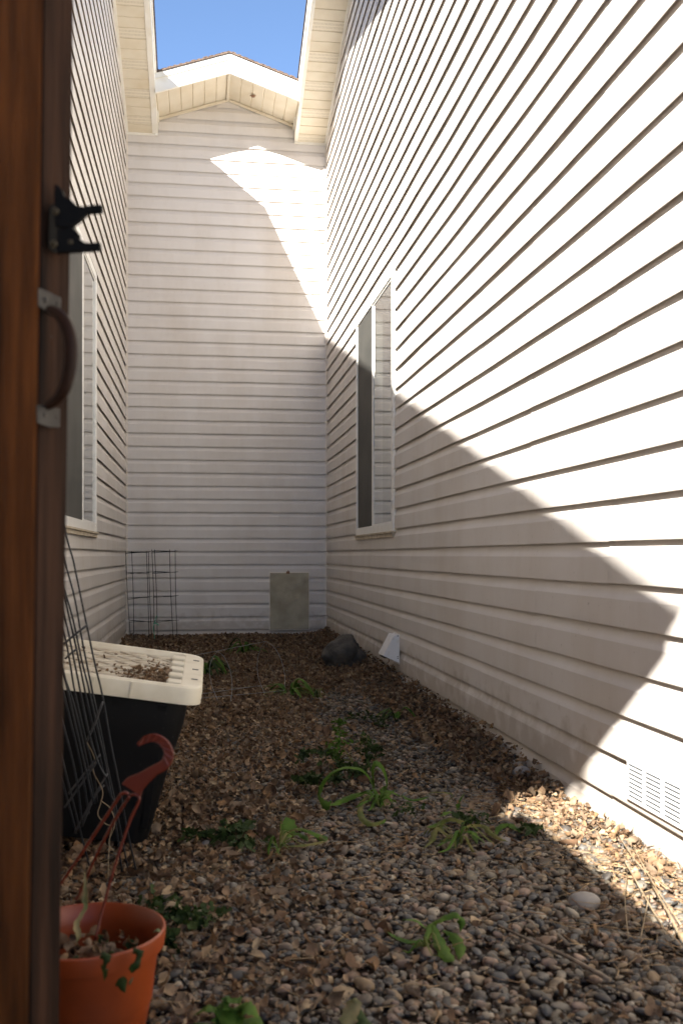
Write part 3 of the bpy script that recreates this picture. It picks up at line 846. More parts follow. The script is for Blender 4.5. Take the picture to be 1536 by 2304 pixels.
def sprig(mb, pts, n, size, spread, m=0, r=rnd, stem=True):
    "parsley-like limp leaflets along a stem"
    P = catmull([Vector(p) for p in pts], 5) if len(pts) > 2 else [Vector(p) for p in pts]
    if stem: mb.tube(P, .0012, 5, m, smooth=False)
    for i in range(n):
        c = P[int(r.random() * (len(P) - 1))] + Vector((r.gauss(0, spread), r.gauss(0, spread), abs(r.gauss(0, spread * .5))))
        c.z = max(c.z, .026)
        d = Vector((r.uniform(-1, 1), r.uniform(-1, 1), r.uniform(-.7, .5))).normalized()
        s = d.orthogonal().normalized(); s = Matrix.Rotation(r.uniform(0, 6.28), 3, d) @ s
        k = size * r.uniform(.6, 1.5); nn = d.cross(s)
        out = [c, c + d*k*.35 + s*k*.38 + nn*k*.12, c + d*k*.55 + s*k*.16, c + d*k*.85 + s*k*.30 + nn*k*.1, c + d*k*1.1, c + d*k*.85 - s*k*.28 + nn*k*.12, c + d*k*.55 - s*k*.14, c + d*k*.33 - s*k*.36 + nn*k*.1]
        b0 = len(mb.v); mb.v += [tuple(q) for q in out]
        for f_ in ((0,1,2),(0,2,6),(0,6,7),(2,3,4),(2,4,6),(4,5,6)): mb.f.append([b0 + q for q in f_]); mb.m.append(m)
def plant(name, loc, mb, mats, label, cat, group=None):
    o = mb.build(name, mats, None, smooth=True, loc=(loc[0], loc[1], 0)); return tag(o, label, cat, group)
def fringe(mb, V, n, R_=.07, w=.003, mats=(0, 0, 1), seed=3):
    r = random.Random(seed); V = Vector((V[0], V[1], .018))
    for i in range(n):
        a = r.uniform(0, 6.28); q = R_ * r.uniform(.4, 1.2); e = Vector((math.cos(a), math.sin(a), 0)); f_ = Vector((-e.y, e.x, 0)) * r.uniform(-.4, .4)
        blade(mb, [V, V + (e + f_*.3)*q*.35 + Vector((0,0,q*r.uniform(.2,.7))), V + (e + f_)*q*.8 + Vector((0,0,q*r.uniform(.05,.4))), V + (e + f_*1.6)*q + Vector((0,0,.006))], w * r.uniform(.5, 1.5), .4, r.choice(mats), r.uniform(-1, 1))
WG = 'limp green weeds in the gravel'
# 1 big looping weed
def C1(x, y, d=2.96, zm=.028): return W(640 + x / 5.12, 1580 + y / 5.12, d, zm)
SV = Vector((.2, 1, .25))
mb = MB(); V1 = C1(1080, 1150)
blade(mb, [C1(1050,1110), C1(1040,1040), C1(1000,900), C1(930,800), C1(850,752), C1(700,742), C1(560,792), C1(450,885), C1(388,1010), C1(385,1100), C1(425,1170,2.93), C1(520,1190,2.93)], .0125, .5, 0, .9, False, SV)
blade(mb, [C1(1090,1150), C1(1140,1060), C1(1185,960), C1(1175,830), C1(1125,730), C1(1055,685), C1(1010,720), C1(1000,820), C1(1015,920), C1(1030,1000)], .0105, .5, 0, -.6, True, SV)
blade(mb, [C1(1050,1090), C1(950,1032), C1(850,1048), C1(700,1108), C1(560,1170,2.92), C1(440,1180,2.92)], .0110, .4, 0, .3, True, SV)
blade(mb, [C1(1000,1080,2.94), C1(900,1150,2.9), C1(865,1240,2.88), C1(890,1330), C1(960,1390), C1(1060,1400), C1(1175,1340)], .0085, .3, 1, .8, True)
blade(mb, [C1(1080,1150), C1(1110,1080), C1(1150,1010), C1(1190,960)], .011, .5, 0, .3, True, SV)
blade(mb, [C1(1070,1140), C1(1050,1000), C1(1020,850), C1(1060,780), C1(1095,800)], .004, .5, 1, .3, True, SV)
blade(mb, [C1(1100,1150), C1(1170,1090), C1(1230,1030), C1(1290,1000)], .005, .4, 0, .5, True)
for k in range(7):
    a = rnd.uniform(0, 6.28); blade(mb, [V1, V1 + Vector((math.cos(a)*.03, math.sin(a)*.03, .03)), V1 + Vector((math.cos(a)*.07, math.sin(a)*.07, .012))], .006, .4, 0, .4)
fringe(mb, V1, 16)
plant('weed', V1, mb, [M['green'], M['green_yellow']], 'largest green weed with two long looping leaves amid the gravel', 'weed')
# 1b the taller wilted plant behind it
mb = MB(); V2 = C1(800, 690, 3.25)
d = 3.25
for pts, w in (([(800,690),(740,610),(690,540),(655,495)], .006), ([(790,680),(765,590),(745,500),(725,420)], .003), ([(880,720),(878,600),(880,500),(870,400)], .0035),
               ([(545,650),(550,560),(590,470),(650,400),(700,390)], .002), ([(960,560),(985,480),(975,430),(930,400),(880,370)], .003), ([(800,690),(700,655),(630,655)], .005), ([(490,610),(400,580),(330,575),(260,590)], .005)):
    blade(mb, [C1(x, y, d) for x, y in pts], w, .5, 1, .3, True, SV, .6)
sprig(mb, [C1(900,400,d), C1(930,520,d), C1(960,640,d), C1(940,720,d)], 90, .016, .017, 2)
sprig(mb, [C1(1020,520,d), C1(1050,560,d), C1(1030,640,d)], 50, .016, .014, 2)
sprig(mb, [C1(640,420,d), C1(590,520,d), C1(560,590,d), C1(640,640,d)], 80, .015, .016, 0)
sprig(mb, [C1(490,590,d), C1(350,580,d), C1(230,600,d), C1(220,700,d)], 75, .015, .013, 2)
sprig(mb, [C1(560,700,d), C1(700,780,3.2), C1(850,820,3.2), C1(980,740,3.2)], 85, .019, .022, 2)
blade(mb, [C1(520,700,d), C1(540,760,d), C1(600,790,d)], .016, .2, 2)
for q in ((580,890,3.1),(330,880,3.05),(240,890,3.05)):
    sprig(mb, [C1(*q), C1(q[0]+180, q[1]-5, q[2])], 40, .020, .010, 2)
plant('weed', V2, mb, [M['green'], M['green_yellow'], M['darkgreen']], 'tall wilted dark leafy weed just behind the big looping one', 'weed')
mb = MB()
V = C1(620, 240, 3.9)
sprig(mb, [C1(640,380,3.6), C1(625,330,3.7), C1(620,240,3.7), C1(650,210,3.7)], 90, .013, .010, 0)
plant('weed', C1(640,400,3.6), mb, [M['green']], 'small curly bright green sprout on a stalk above the wilted weed', 'weed')
mb = MB()
sprig(mb, [G(778,1617,.02), G(815,1615,.02), G(850,1618,.02), G(862,1628,.02), G(845,1640,.02)], 80, .016, .02, 0)
plant('weed', G(815, 1620), mb, [M['darkgreen']], 'thin dark green runner lying flat left of the small bright sprout', 'weed')
# 2
def C2(x, y, d=None, zm=.028):
    u, v = 380 + x / 2.56, 1400 + y / 2.56
    return G(u, v, zm) if d is None else W(u, v, d, zm)
mb = MB(); V = C2(630, 1290); d = 2.50
blade(mb, [C2(635,1288,d), C2(645,1210,d), C2(648,1150,d), C2(648,1112,d)], .004, .4, 1, 0, True, SV)
blade(mb, [C2(655,1230,2.52), C2(680,1200,2.52), C2(690,1160,2.53), C2(672,1122,2.54)], .021, .12, 0, .2, True, Vector((1,.1,0)))
blade(mb, [C2(640,1280,d), C2(680,1210,d), C2(740,1186,d), C2(800,1200,d), C2(860,1232,d), C2(912,1262,d)], .0075, .4, 1, .5, True)
blade(mb, [C2(760,1190,d), C2(820,1205,d), C2(880,1235,d), C2(905,1262,d)], .014, .3, 0, .3, True)
blade(mb, [C2(640,1290), C2(760,1284), C2(850,1270), C2(905,1262)], .0065, .3, 1, .3, True)
blade(mb, [C2(650,1270,d), C2(720,1215,d), C2(780,1235,d), C2(800,1262,d)], .008, .3, 0, .5, True)
blade(mb, [C2(622,1292), C2(570,1262), C2(505,1250)], .007, .3, 2, .3)
fringe(mb, V, 14, .06, .003, (0,1,2), 5)
plant('weed', V, mb, [M['green'], M['green_yellow'], M['darkgreen']], 'small weed with one upright broad leaf and leaves fallen right', 'weed')
mb = MB()
sprig(mb, [C2(130,1230), C2(230,1200)], 34, .018, .014, 0); sprig(mb, [C2(260,1250), C2(350,1220), C2(440,1180,2.6)], 80, .021, .020, 0); sprig(mb, [C2(430,1270), C2(500,1250)], 30, .02, .014, 0)
blade(mb, [C2(440,1200,2.6), C2(455,1170,2.6), C2(450,1140,2.62)], .018, .2, 0, 0, True, Vector((1,0,0)))
plant('weed', C2(350, 1230), mb, [M['darkgreen']], 'flat wilted dark green clump left of the upright broad leaf', 'weed')
# 3
def C3(x, y, d=None, zm=.028):
    u, v = 840 + x / 2.207, 1600 + y / 2.207
    return G(u, v, zm) if d is None else W(u, v, d, zm)
mb = MB(); V = C3(420, 640); d = 2.62
blade(mb, [C3(420,640,d), C3(365,612,d), C3(328,575,d), C3(345,543,d), C3(395,533,d), C3(450,552,d)], .0085, .4, 1, .5, False)
blade(mb, [C3(415,630,d), C3(430,590,d), C3(480,565,d), C3(545,568,d), C3(575,600,d), C3(620,630), C3(672,650)], .0075, .4, 1, .6, True)
blade(mb, [C3(340,545,d), C3(305,590,d), C3(285,640,d), C3(240,688)], .0085, .4, 1, .4, True)
blade(mb, [C3(420,640,d), C3(360,640), C3(310,675)], .010, .3, 0, .4, True)
blade(mb, [C3(440,600,d), C3(490,600,d), C3(515,660)], .008, .3, 0, .4, True)
blade(mb, [C3(600,620), C3(625,575,2.66), C3(670,560,2.66), C3(735,605)], .010, .3, 0, .3, True)
blade(mb, [C3(345,530,d), C3(360,465,d), C3(390,415,d), C3(300,405,2.7), C3(240,430,2.7)], .0025, .3, 1, .1, True, SV, .8)
blade(mb, [C3(345,540,d), C3(355,500,d), C3(400,440,d)], .003, .3, 1, 0, True, SV, .8)
blade(mb, [C3(415,490,2.75), C3(425,440,2.75), C3(450,408,2.75)], .009, .3, 0)
blade(mb, [C3(330,545,d), C3(310,560,d), C3(262,578)], .010, .3, 0); blade(mb, [C3(320,530,d), C3(360,500,d), C3(392,500)], .010, .3, 0)
blade(mb, [C3(140,415), C3(190,438), C3(280,425)], .007, .4, 0, .3); blade(mb, [C3(2,560), C3(30,550), C3(62,540)], .008, .4, 0, .3)
sprig(mb, [C3(470,540), C3(600,560)], 70, .014, .02, 2); sprig(mb, [C3(160,500), C3(200,480)], 30, .014, .02, 2)
fringe(mb, V, 18, .08, .003, (0,1,2), 6)
plant('weed', V, mb, [M['green'], M['green_yellow'], M['darkgreen']], 'sprawling weed with limp yellowish leaves next to the sunlit gravel', 'weed')
mb = MB(); sprig(mb, [C3(780,590), C3(800,620)], 24, .02, .012, 0)
for a in (.5, 2, 4): blade(mb, [C3(790,610), C3(790,610) + Vector((math.cos(a)*.02, math.sin(a)*.02, .015)), C3(790,610) + Vector((math.cos(a)*.05, math.sin(a)*.05, .006))], .008, .3)
plant('weed', C3(790, 610), mb, [M['darkgreen']], 'tiny dark weed right at the edge of the sun patch', 'weed')
# 4
mb = MB(); V = C3(255, 1150); d = 1.88
blade(mb, [C3(255,1145,d), C3(285,1065,d), C3(345,1022,d), C3(415,1006,d), C3(436,1045,d), C3(428,1100,d)], .0105, .35, 0, .4, True)
blade(mb, [C3(258,1135,d), C3(180,1138), C3(120,1118), C3(68,1095)], .0105, .35, 0, .5, True)
blade(mb, [C3(265,1080,d), C3(210,1035,d), C3(140,1035,d)], .009, .35, 0, .4, True)
blade(mb, [C3(300,1060,d), C3(325,1140), C3(365,1215), C3(400,1242)], .0115, .35, 0, .3, True)
blade(mb, [C3(345,1088,d), C3(395,1110,d), C3(428,1180), C3(425,1235)], .0105, .35, 0, .5, True)
blade(mb, [C3(255,1150,d), C3(285,1080,d), C3(312,1050,d)], .007, .4, 1, .2, True)
fringe(mb, V, 10, .05, .0035, (0,1), 7)
plant('weed', V, mb, [M['green'], M['green_yellow']], 'bright green weed with plump folded leaves nearest the lower right', 'weed')
# 5
mb = MB(); V = G(515, 2338); d = 1.50
for pts in ([(515,2335),(500,2285),(470,2262),(435,2285)], [(515,2335),(530,2280),(560,2262),(585,2290)], [(515,2335),(510,2270),(520,2248),(505,2242)], [(520,2335),(560,2300),(590,2312)], [(510,2335),(460,2305),(430,2312)]):
    blade(mb, [W(u, v, d) for u, v in pts], .019, .2, 0, .2, True)
plant('weed', V, mb, [M['green']], 'broad leaved green weed cut by the bottom edge of the picture', 'weed')
mb = MB(); blade(mb, [W(775,2330,1.52), W(783,2290,1.53), W(795,2262,1.54), W(797,2245,1.54)], .013, .4, 0, .5, True); blade(mb, [W(810,2330,1.5), W(822,2300,1.5), W(812,2270,1.52)], .012, .4, 1, .6, True)
plant('weed', G(795, 2340), mb, [M['drygreen'], M['darkgreen']], 'dry pointed weed leaf standing at the bottom edge of the picture', 'weed')
# dark weed beside the pot
mb = MB()
sprig(mb, [G(345,2035,.02), G(385,2060,.03), G(420,2085,.02)], 75, .020, .020, 0); sprig(mb, [G(420,2085,.02), G(455,2075,.03), G(490,2065,.02)], 45, .018, .014, 0); sprig(mb, [G(375,2120,.02), G(395,2160,.02)], 40, .02, .012, 0)
blade(mb, [G(368,2060,.03), G(380,2030,.06), G(405,2035,.05), G(415,2065,.02)], .010, .4, 1, .4)
plant('weed', G(400, 2070), mb, [M['darkgreen'], M['straw']], 'wilted dark weed sprawling beside the orange pot rim', 'weed')
# tufts
def tuft(u, v, R_, n, w, mats, label, seed, hh=.5):
    r = random.Random(seed); c = G(u, v, .01); mb = MB()
    for i in range(n):
        a = r.uniform(0, 6.28); q = R_ * r.uniform(.6, 1.15); h = q * hh * r.uniform(.5, 1.2)
        e = Vector((math.cos(a), math.sin(a), 0))
        blade(mb, [c + e*.005, c + e*q*.35 + Vector((0,0,h)), c + e*q*.75 + Vector((0,0,h*.7)), c + e*q + Vector((0,0,.006))], w * r.uniform(.7, 1.2), .35, r.choice((0,0,0,1)), r.uniform(-.6,.6))
    plant('weed', c, mb, mats, label, 'weed')
GM = [M['green'], M['green_yellow']]
tuft(650, 1568, .17, 20, .012, GM, 'leafy green weed at the end of the wire hoops', 1, .45)
tuft(550, 1472, .17, 16, .010, [M['green'], M['darkgreen']], 'dark grassy weed inside the wire hoops near the back wall', 2)
tuft(462, 1522, .16, 16, .012, [M['green'], M['darkgreen']], 'green weed half hidden behind the tote lid', 3, .7)
tuft(892, 1622, .085, 9, .008, [M['green'], M['darkgreen']], 'small bright sprout alone near the right wall leaf drift', 4, .6)
tuft(716, 1570, .10, 9, .005, [M['green_yellow'], M['darkgreen']], 'wisp of pale grass right of the leafy weed at the hoops', 5, .5)
# bits hanging over the pot rim, dry stalk
mb = MB()
blade(mb, [PP(370,1770,1.335), PP(378,1800,1.322), PP(365,1880,1.318), PP(375,1990,1.328)], .0085, .5, 1, .9); blade(mb, [PP(600,1740,1.36), PP(618,1770,1.35), PP(600,1850,1.347), PP(575,1930,1.352)], .0085, .5, 1, .8)
blade(mb, [PP(800,1625,1.44), PP(770,1600,1.44), PP(730,1630,1.44)], .007, .4, 0, .5)
blade(mb, [PP(235,1180,1.40), PP(240,1350,1.40), PP(225,1450,1.40), PP(165,1560,1.40), PP(185,1650,1.40), PP(172,1710,1.40)], .005, .5, 0, 1.2)
for i in range(16):
    p = PC + Vector((rnd.uniform(-.07,.07), rnd.uniform(-.07,.07), .135)); a = rnd.uniform(0, 6.28)
    blade(mb, [p, p + Vector((math.cos(a)*.02, math.sin(a)*.02, .018)), p + Vector((math.cos(a)*.045, math.sin(a)*.045, .004))], .009, .5, rnd.choice((0,0,1)), 1)
o = mb.build('dead_plant', [M['drygreen'], M['darkgreen']], None, smooth=True, loc=(PC.x, PC.y, .13)); tag(o, 'withered plant drooping over the rim of the orange pot', 'plant')

# ------------------------------------------------------------------ wires
def CT(x, y, d): return AD(120 + x / 2.88, 1180 + y / 2.88, d)
tr = empty('wire_trellis', tuple(G(250, 1985)), 'dark bent wire fencing leaning in front of the black tote', 'wire trellis')
rods = [[(60,-60),(95,110),(130,230),(165,400),(215,640),(270,900),(320,1110),(370,1400),(430,1700),(480,1980),(550,2300)],
        [(60,150),(90,290),(140,480),(190,760),(250,1060),(300,1300),(350,1560),(410,1850),(490,2260)],
        [(50,330),(85,460),(130,620),(190,900),(230,1060),(290,1330),(340,1560),(400,1900),(445,2250)],
        [(50,480),(85,640),(120,800),(170,1050),(230,1340),(290,1540),(345,1640)],
        [(40,600),(80,740),(110,900),(140,1080),(200,1350),(262,1600),(285,1800)],
        [(40,820),(80,1000),(130,1150),(180,1350),(240,1640),(272,1810)],
        [(40,960),(75,1120),(120,1300),(180,1560),(232,1875)],
        [(40,1180),(75,1330),(120,1500),(160,1700),(190,1960)],
        [(40,1420),(70,1560),(130,1800),(180,2000),(255,2290)],
        [(40,1580),(70,1700),(120,1880),(150,2005)],
        [(60,380),(95,560),(150,800),(215,1120),(275,1380),(345,1680),(395,1800)],
        [(50,880),(95,1080),(150,1320),(205,1560),(262,1800)]]
for i, r_ in enumerate(rods):
    mb = MB(); dd = 2.24 - .012 * (i % 4)
    mb.tube([CT(x, y, dd - .14 * max(0, 1 - (y + 60) / 2360)) for x, y in r_], .0021, 6)
    mb.build('rod', M['wire'], tr, smooth=True)
for a, b, c in (((70,775),(140,715),(222,650)), ((80,870),(110,840),(150,810)), ((322,1150),(270,1290),(215,1412)), ((292,1528),(190,1670),(75,1835)),
             ((352,1615),(255,1780),(140,2000)), ((305,1490),(200,1620),(100,1745)), ((330,1690),(270,1760),(190,1950))):
    mb = MB(); mb.tube([CT(*p, 2.21 - .14 * max(0, 1 - (p[1] + 60) / 2360)) for p in (a, b, c)], .0024, 6)
    mb.build('cross_wire', M['crosswire'], tr, smooth=True)
# bindweed stem tangled in it
mb = MB(); mb.tube([CT(x, y, 2.17) for x, y in ((215,1400),(270,1520),(260,1600),(320,1720),(310,1800),(290,1880),(340,1940),(380,1960),(365,2050),(355,2300))], .0008, 5)
mb.tube([CT(x, y, 2.17) for x, y in ((310,1790),(370,1840),(400,1940),(360,2060),(395,2120))], .0007, 5)
o = mb.build('dry_vine', M['straw'], None, smooth=True, loc=tuple(G(245, 1985))); tag(o, 'dry pale vine tangled in the dark wire fencing', 'vine')

def CA(x, y, d): return AD(260 + x / 3.07, 1220 + y / 3.07, d)
def cage(cols, tops, bots, rows, d0, label, seed):
    r = random.Random(seed)
    root = empty('tomato_cage', tuple(CA((bots[0]+bots[-1])/2, 680, d0) * Vector((1,1,0)) if False else (CA((bots[0]+bots[-1])/2, 680, d0).x, CA(0, 680, d0).y, 0)), label, 'plant cage', 'folded tomato cages in the back corner')
    ds = [d0, d0 - .16, d0 - .16, d0]
    for t, b, d in zip(cols, bots, ds):
        mb = MB(); p0 = CA(t, tops, d); p1 = CA(b, 690, d); p1.z = .0
        mb.tube([p0, (p0 + p1) / 2 + Vector((r.uniform(-.006,.006), 0, 0)), p1], .0026, 6); mb.build('upright', M['greenwire'], root, smooth=True)
    for row in rows:
        f_ = (row - tops) / (690 - tops); mb = MB(); pts = []
        for i in (0, 3, 2, 1):
            x = cols[i] + (bots[i] - cols[i]) * f_
            pts.append(CA(x, row + r.uniform(-6, 6), ds[i]))
        mb.tube(pts, .0021, 6, closed=True, smooth=False); mb.tube([pts[0] + Vector((0,0,-.012)), pts[1] + Vector((.02,0,.004))], .0021, 6)
        mb.build('ring', M['greenwire'], root, smooth=True)
cage([70, 113, 214, 228], 62, [106, 128, 232, 252], [68, 214, 382, 545], 8.50, 'left one of two dark wire tomato cages folded into the back corner', 1)
cage([252, 270, 374, 413], 50, [268, 290, 402, 428], [60, 206, 372, 540], 8.42, 'right one of two dark wire tomato cages folded into the back corner', 2)
mb = MB(); mb.tube([CA(x, y, 8.2) for x, y in ((285,505),(270,560),(262,590),(270,650),(268,690))], .003, 5); mb.tube([CA(x, y, 8.2) for x, y in ((262,560),(285,562),(300,575))], .004, 5)
o = mb.build('plastic_tie', M['tie'], None, smooth=True, loc=(CA(270, 690, 8.2).x, CA(270,690,8.2).y, 0)); tag(o, 'loose green plastic tie hanging in the tomato cages', 'tie')

hp = empty('wire_hoops', tuple(G(560, 1562)), 'pale galvanised wire plant support lying on the leaves behind the tote', 'plant support')
for name, ds in (('long_wire', ([(1035,685,5.75),(820,728,5.6),(560,778,5.4),(300,830,5.2)], [(1000,990,5.62),(600,1046,5.30),(300,1090,5.0)], [(1165,1025,5.42),(600,1076,5.14),(300,1105,4.9)])),
                 ('hoop', ([(1035,685,5.75),(1085,715,5.72),(1130,780,5.65),(1155,850,5.58),(1170,935,5.5),(1165,1025,5.42)], [(1035,685,5.75),(1000,740,5.8),(980,820,5.8),(985,930,5.72),(1028,1042,5.60)],
                           [(705,755,5.5),(745,785,5.48),(780,850,5.4),(800,930,5.32),(805,1020,5.25),(795,1100,5.2)], [(705,755,5.5),(670,800,5.5),(650,870,5.45),(660,970,5.35),(705,1092,5.2)]))):
    for q in ds:
        mb = MB(); mb.tube([CA(*p) if CA(*p).z > .045 else G(260 + p[0]/3.07, 1220 + p[1]/3.07, .045) for p in q], .0013, 6); mb.build(name, M['galv'], hp, smooth=True)

# ------------------------------------------------------------------ rock and large stones
def rock(name, c, dims, seed, m, label, cat, amp=.22, rot=0.0, sub=4, sink=.25, group=None):
    bm = bmesh.new(); bmesh.ops.create_icosphere(bm, subdivisions=sub, radius=1)
    for v in bm.verts:
        p = v.co.copy(); q = p + Vector((seed * 3.1, seed, 0))
        k = 1 + amp * noise.noise(q * 1.1) + amp * .5 * noise.noise(q * 2.3) + amp * .22 * abs(noise.noise(q * 5)) + amp * .12 * noise.noise(q * 12)
        p *= k
        v.co = Vector((p.x * dims[0], p.y * dims[1], p.z * dims[2]))
    me = bpy.data.meshes.new(name); bm.to_mesh(me); bm.free(); me.materials.append(m)
    me.polygons.foreach_set('use_smooth', [True] * len(me.polygons))
    o = bpy.data.objects.new(name, me); COL.objects.link(o); o.location = (c.x, c.y, dims[2] * (1 - sink)); o.rotation_euler = (0, 0, rot)
    return tag(o, label, cat, group)
rock('boulder', G(772, 1506), (.128, .12, .125), 5, M['rock'], 'dark grey boulder against the base of the sunlit wall', 'boulder', .32, .3, 5, .3)
def st(u, v, w, h, seed, label, m='stone'):
    c = G(u, v); d = CH * FP / (v - 1249)
    rock('river_stone', c, (w * d / FP / 2, w * d / FP / 2 * .8, h * d / FP / 2), seed, M[m], label, 'stone', .12, rnd.uniform(-.3,.3), 3, .1)
st(1312, 2050, 72, 46, 2, 'large smooth pale grey stone at the edge of the shade')
st(1172, 1752, 44, 30, 3, 'smooth grey stone beside the leaf drift at the right wall')
st(1165, 1734, 44, 26, 8, 'rough tan stone just behind the smooth grey one at the wall')
st(464, 1908, 24, 18, 4, 'small white stone left below the wilted clump')
st(1138, 1905, 30, 22, 6, 'round cream stone between the yellowish weed and sun patch')

# ------------------------------------------------------------------ gravel and leaf litter
def variants_pebble(n, sub, seed):
    out = []; r = random.Random(seed)
    for i in range(n):
        bm = bmesh.new(); bmesh.ops.create_icosphere(bm, subdivisions=sub, radius=1)
        sx, sy, sz = r.uniform(.85, 1.3), r.uniform(.65, .9), r.uniform(.36, .62)
        for v in bm.verts:
            p = v.co.copy(); k = 1 + .20 * noise.noise(p * 1.1 + Vector((i * 7, seed, 0))); p *= k
            v.co = Vector((p.x * sx, p.y * sy, p.z * sz))
        bm.verts.ensure_lookup_table()
        out.append((np.array([v.co[:] for v in bm.verts], dtype=np.float32), np.array([[v.index for v in f.verts] for f in bm.faces], dtype=np.int32))); bm.free()
    return out
def variants_leaf(n, seed):
    out = []; r = random.Random(seed)
    for i in range(n):
        K = 14; lobes = r.choice((3, 0, 0)); ph = r.uniform(0, 6.28); V = [(0, 0)]; rings = []
        for q in (.5, 1.0):
            for k in range(K):
                a = 2 * math.pi * k / K
                rad = .8 + .2 * math.cos(a) + (.26 * math.cos(lobes * a + ph) if lobes else 0) + r.uniform(-.12, .12) * (q == 1)
                V.append((rad * q * math.cos(a), rad * q * math.sin(a) * (.8 if lobes else .6)))
        F = []
        for k in range(K):
            l = (k + 1) % K
            F.append((0, 1 + k, 1 + l)); F.append((1 + k, 1 + K + k, 1 + K + l)); F.append((1 + k, 1 + K + l, 1 + l))
        curl = r.uniform(1.3, 3.4) * r.choice((1, 1, -1)); curl2 = r.uniform(-.8, .8); ax = r.uniform(0, 3.14); P = []
        for (x, y) in V:
            u = x * math.cos(ax) + y * math.sin(ax); w = -x * math.sin(ax) + y * math.cos(ax)
            uu = math.sin(u * curl) / curl; z = (1 - math.cos(u * curl)) / abs(curl) * (1 if curl > 0 else -1)
            z += w * w * curl2 * .5 + .14 * noise.noise(Vector((x * 2.6, y * 2.6, i * 3.0)))
            P.append((uu, w, z))
        out.append((np.array(P, dtype=np.float32), np.array(F, dtype=np.int32)))
    return out
def euler_mats(ax, ay, az):
    cx, sx, cy, sy, cz, sz = np.cos(ax), np.sin(ax), np.cos(ay), np.sin(ay), np.cos(az), np.sin(az)
    R = np.zeros((len(ax), 3, 3), dtype=np.float32)
    R[:,0,0]=cy*cz; R[:,0,1]=sx*sy*cz-cx*sz; R[:,0,2]=cx*sy*cz+sx*sz
    R[:,1,0]=cy*sz; R[:,1,1]=sx*sy*sz+cx*cz; R[:,1,2]=cx*sy*sz-sx*cz
    R[:,2,0]=-sy; R[:,2,1]=sx*cy; R[:,2,2]=cx*cy
    return R
def scatter(name, variants, pos, rot, size, m, label, cat, seed):
    g = np.random.default_rng(seed); pick = g.integers(0, len(variants), len(pos))
    VV, FF = [], []; off = 0
    for k, (v, f) in enumerate(variants):
        idx = np.where(pick == k)[0]
        if not len(idx): continue
        R = euler_mats(rot[idx,0], rot[idx,1], rot[idx,2])
        P = np.einsum('nij,kj->nki', R, v) * size[idx][:,None,None] + pos[idx][:,None,:]
        VV.append(P.reshape(-1, 3)); n = len(idx)
        FF.append((f[None] + (np.arange(n) * len(v))[:,None,None] + off).reshape(-1, 3)); off += n * len(v)
    V = np.concatenate(VV).astype(np.float32); F = np.concatenate(FF).astype(np.int32)
    me = bpy.data.meshes.new(name); me.vertices.add(len(V)); me.vertices.foreach_set('co', V.ravel())
    me.loops.add(F.size); me.loops.foreach_set('vertex_index', F.ravel()); me.polygons.add(len(F))
    me.polygons.foreach_set('loop_start', np.arange(len(F), dtype=np.int32) * 3)
    me.polygons.foreach_set('use_smooth', np.ones(len(F), dtype=bool)); me.update(calc_edges=True)
    me.materials.append(m); o = bpy.data.objects.new(name, me); COL.objects.link(o)
    return tag(o, label, cat, kind='stuff')
g = np.random.default_rng(5)
HG = {}
def hv(P): return np.array([hgt(float(x), float(y)) for x, y in P], dtype=np.float32)
def leafness(x, y):
    "0 bare pebbles .. 1 thick leaf litter"
    n = noise.noise(Vector((x * 2.2, y * 1.4, 1.7))) * .35 + noise.noise(Vector((x * 6, y * 5, 4))) * .22
    a = 1 / (1 + math.exp(-(y - 4.05 - 1.1 * (x - .1)) / .32))                   # back of the passage
    b = 1 / (1 + math.exp((x - (.27 + .10 * (y - 2.4))) / .12)) * (.95 if y > 1.9 else .8)   # left side
    c = (1 / (1 + math.exp(-(x - (.90 - .05 * (y - 3.0))) / .025))) * (1 / (1 + math.exp(-(y - 2.75) / .08)))     # drift at the right wall
    bare = math.exp(-(((x - .78) / .26) ** 2 + ((y - 4.75) / .75) ** 2))
    e = .55 / (1 + math.exp(-(x - .93) / .03)) if y < 2.95 else 0
    v = 1 - (1 - e) * (1 - a * .98) * (1 - b) * (1 - c) + n * .9
    return max(0, min(1, v - .55 * bare * (1 - c)))
def inpot(x, y, r=.095): return (x - PC.x) ** 2 + (y - PC.y) ** 2 < r * r
# pebbles: near ones finer
def pebbles(y0, y1, dens, sub, nm, label, seed, smin, smax):
    g = np.random.default_rng(seed); n = int((XR - XL) * (y1 - y0) * dens)
    P = np.stack([g.uniform(XL, XR, n), g.uniform(y0, y1, n)], 1)
    keep = np.array([(not inpot(x, y)) and (leafness(x, y) < .93 or g.random() < .25) for x, y in P]); P = P[keep]; n = len(P)
    s = np.clip(g.lognormal(math.log(.0071), .46, n), smin, smax).astype(np.float32)
    z = hv(P) + g.uniform(-.002, .010, n) 
    pos = np.concatenate([P, z[:,None]], 1).astype(np.float32)
    rot = np.stack([g.normal(0, .30, n), g.normal(0, .30, n), g.uniform(0, 6.28, n)], 1).astype(np.float32)
    return scatter(nm, variants_pebble(14, sub, seed), pos, rot, s, M['pebble'], label, 'gravel', seed)
pebbles(1.05, 3.0, 6800, 2, 'gravel', 'rounded multicoloured river pebbles covering the near ground', 1, .004, .018)
pebbles(3.0, 8.78, 4200, 1, 'gravel', 'rounded river pebbles fading under the leaves towards the back', 2, .005, .018)
n = 98000
P = np.stack([g.uniform(XL + .01, XR - .02, n), g.uniform(1.1, 8.76, n)], 1)
lf = np.array([leafness(x, y) for x, y in P])
keep = (g.random(n) < np.clip(lf ** 1.6, .05, 1) * .66) & np.array([not inpot(x, y, .12) for x, y in P]); P = P[keep]; lf = lf[keep]; n = len(P)
drift = np.exp(-(XR - P[:,0]) / .09) * (P[:,1] > 2.85)
z = hv(P) + .012 + g.uniform(0, .016, n) * lf + drift * g.uniform(0, .04, n)
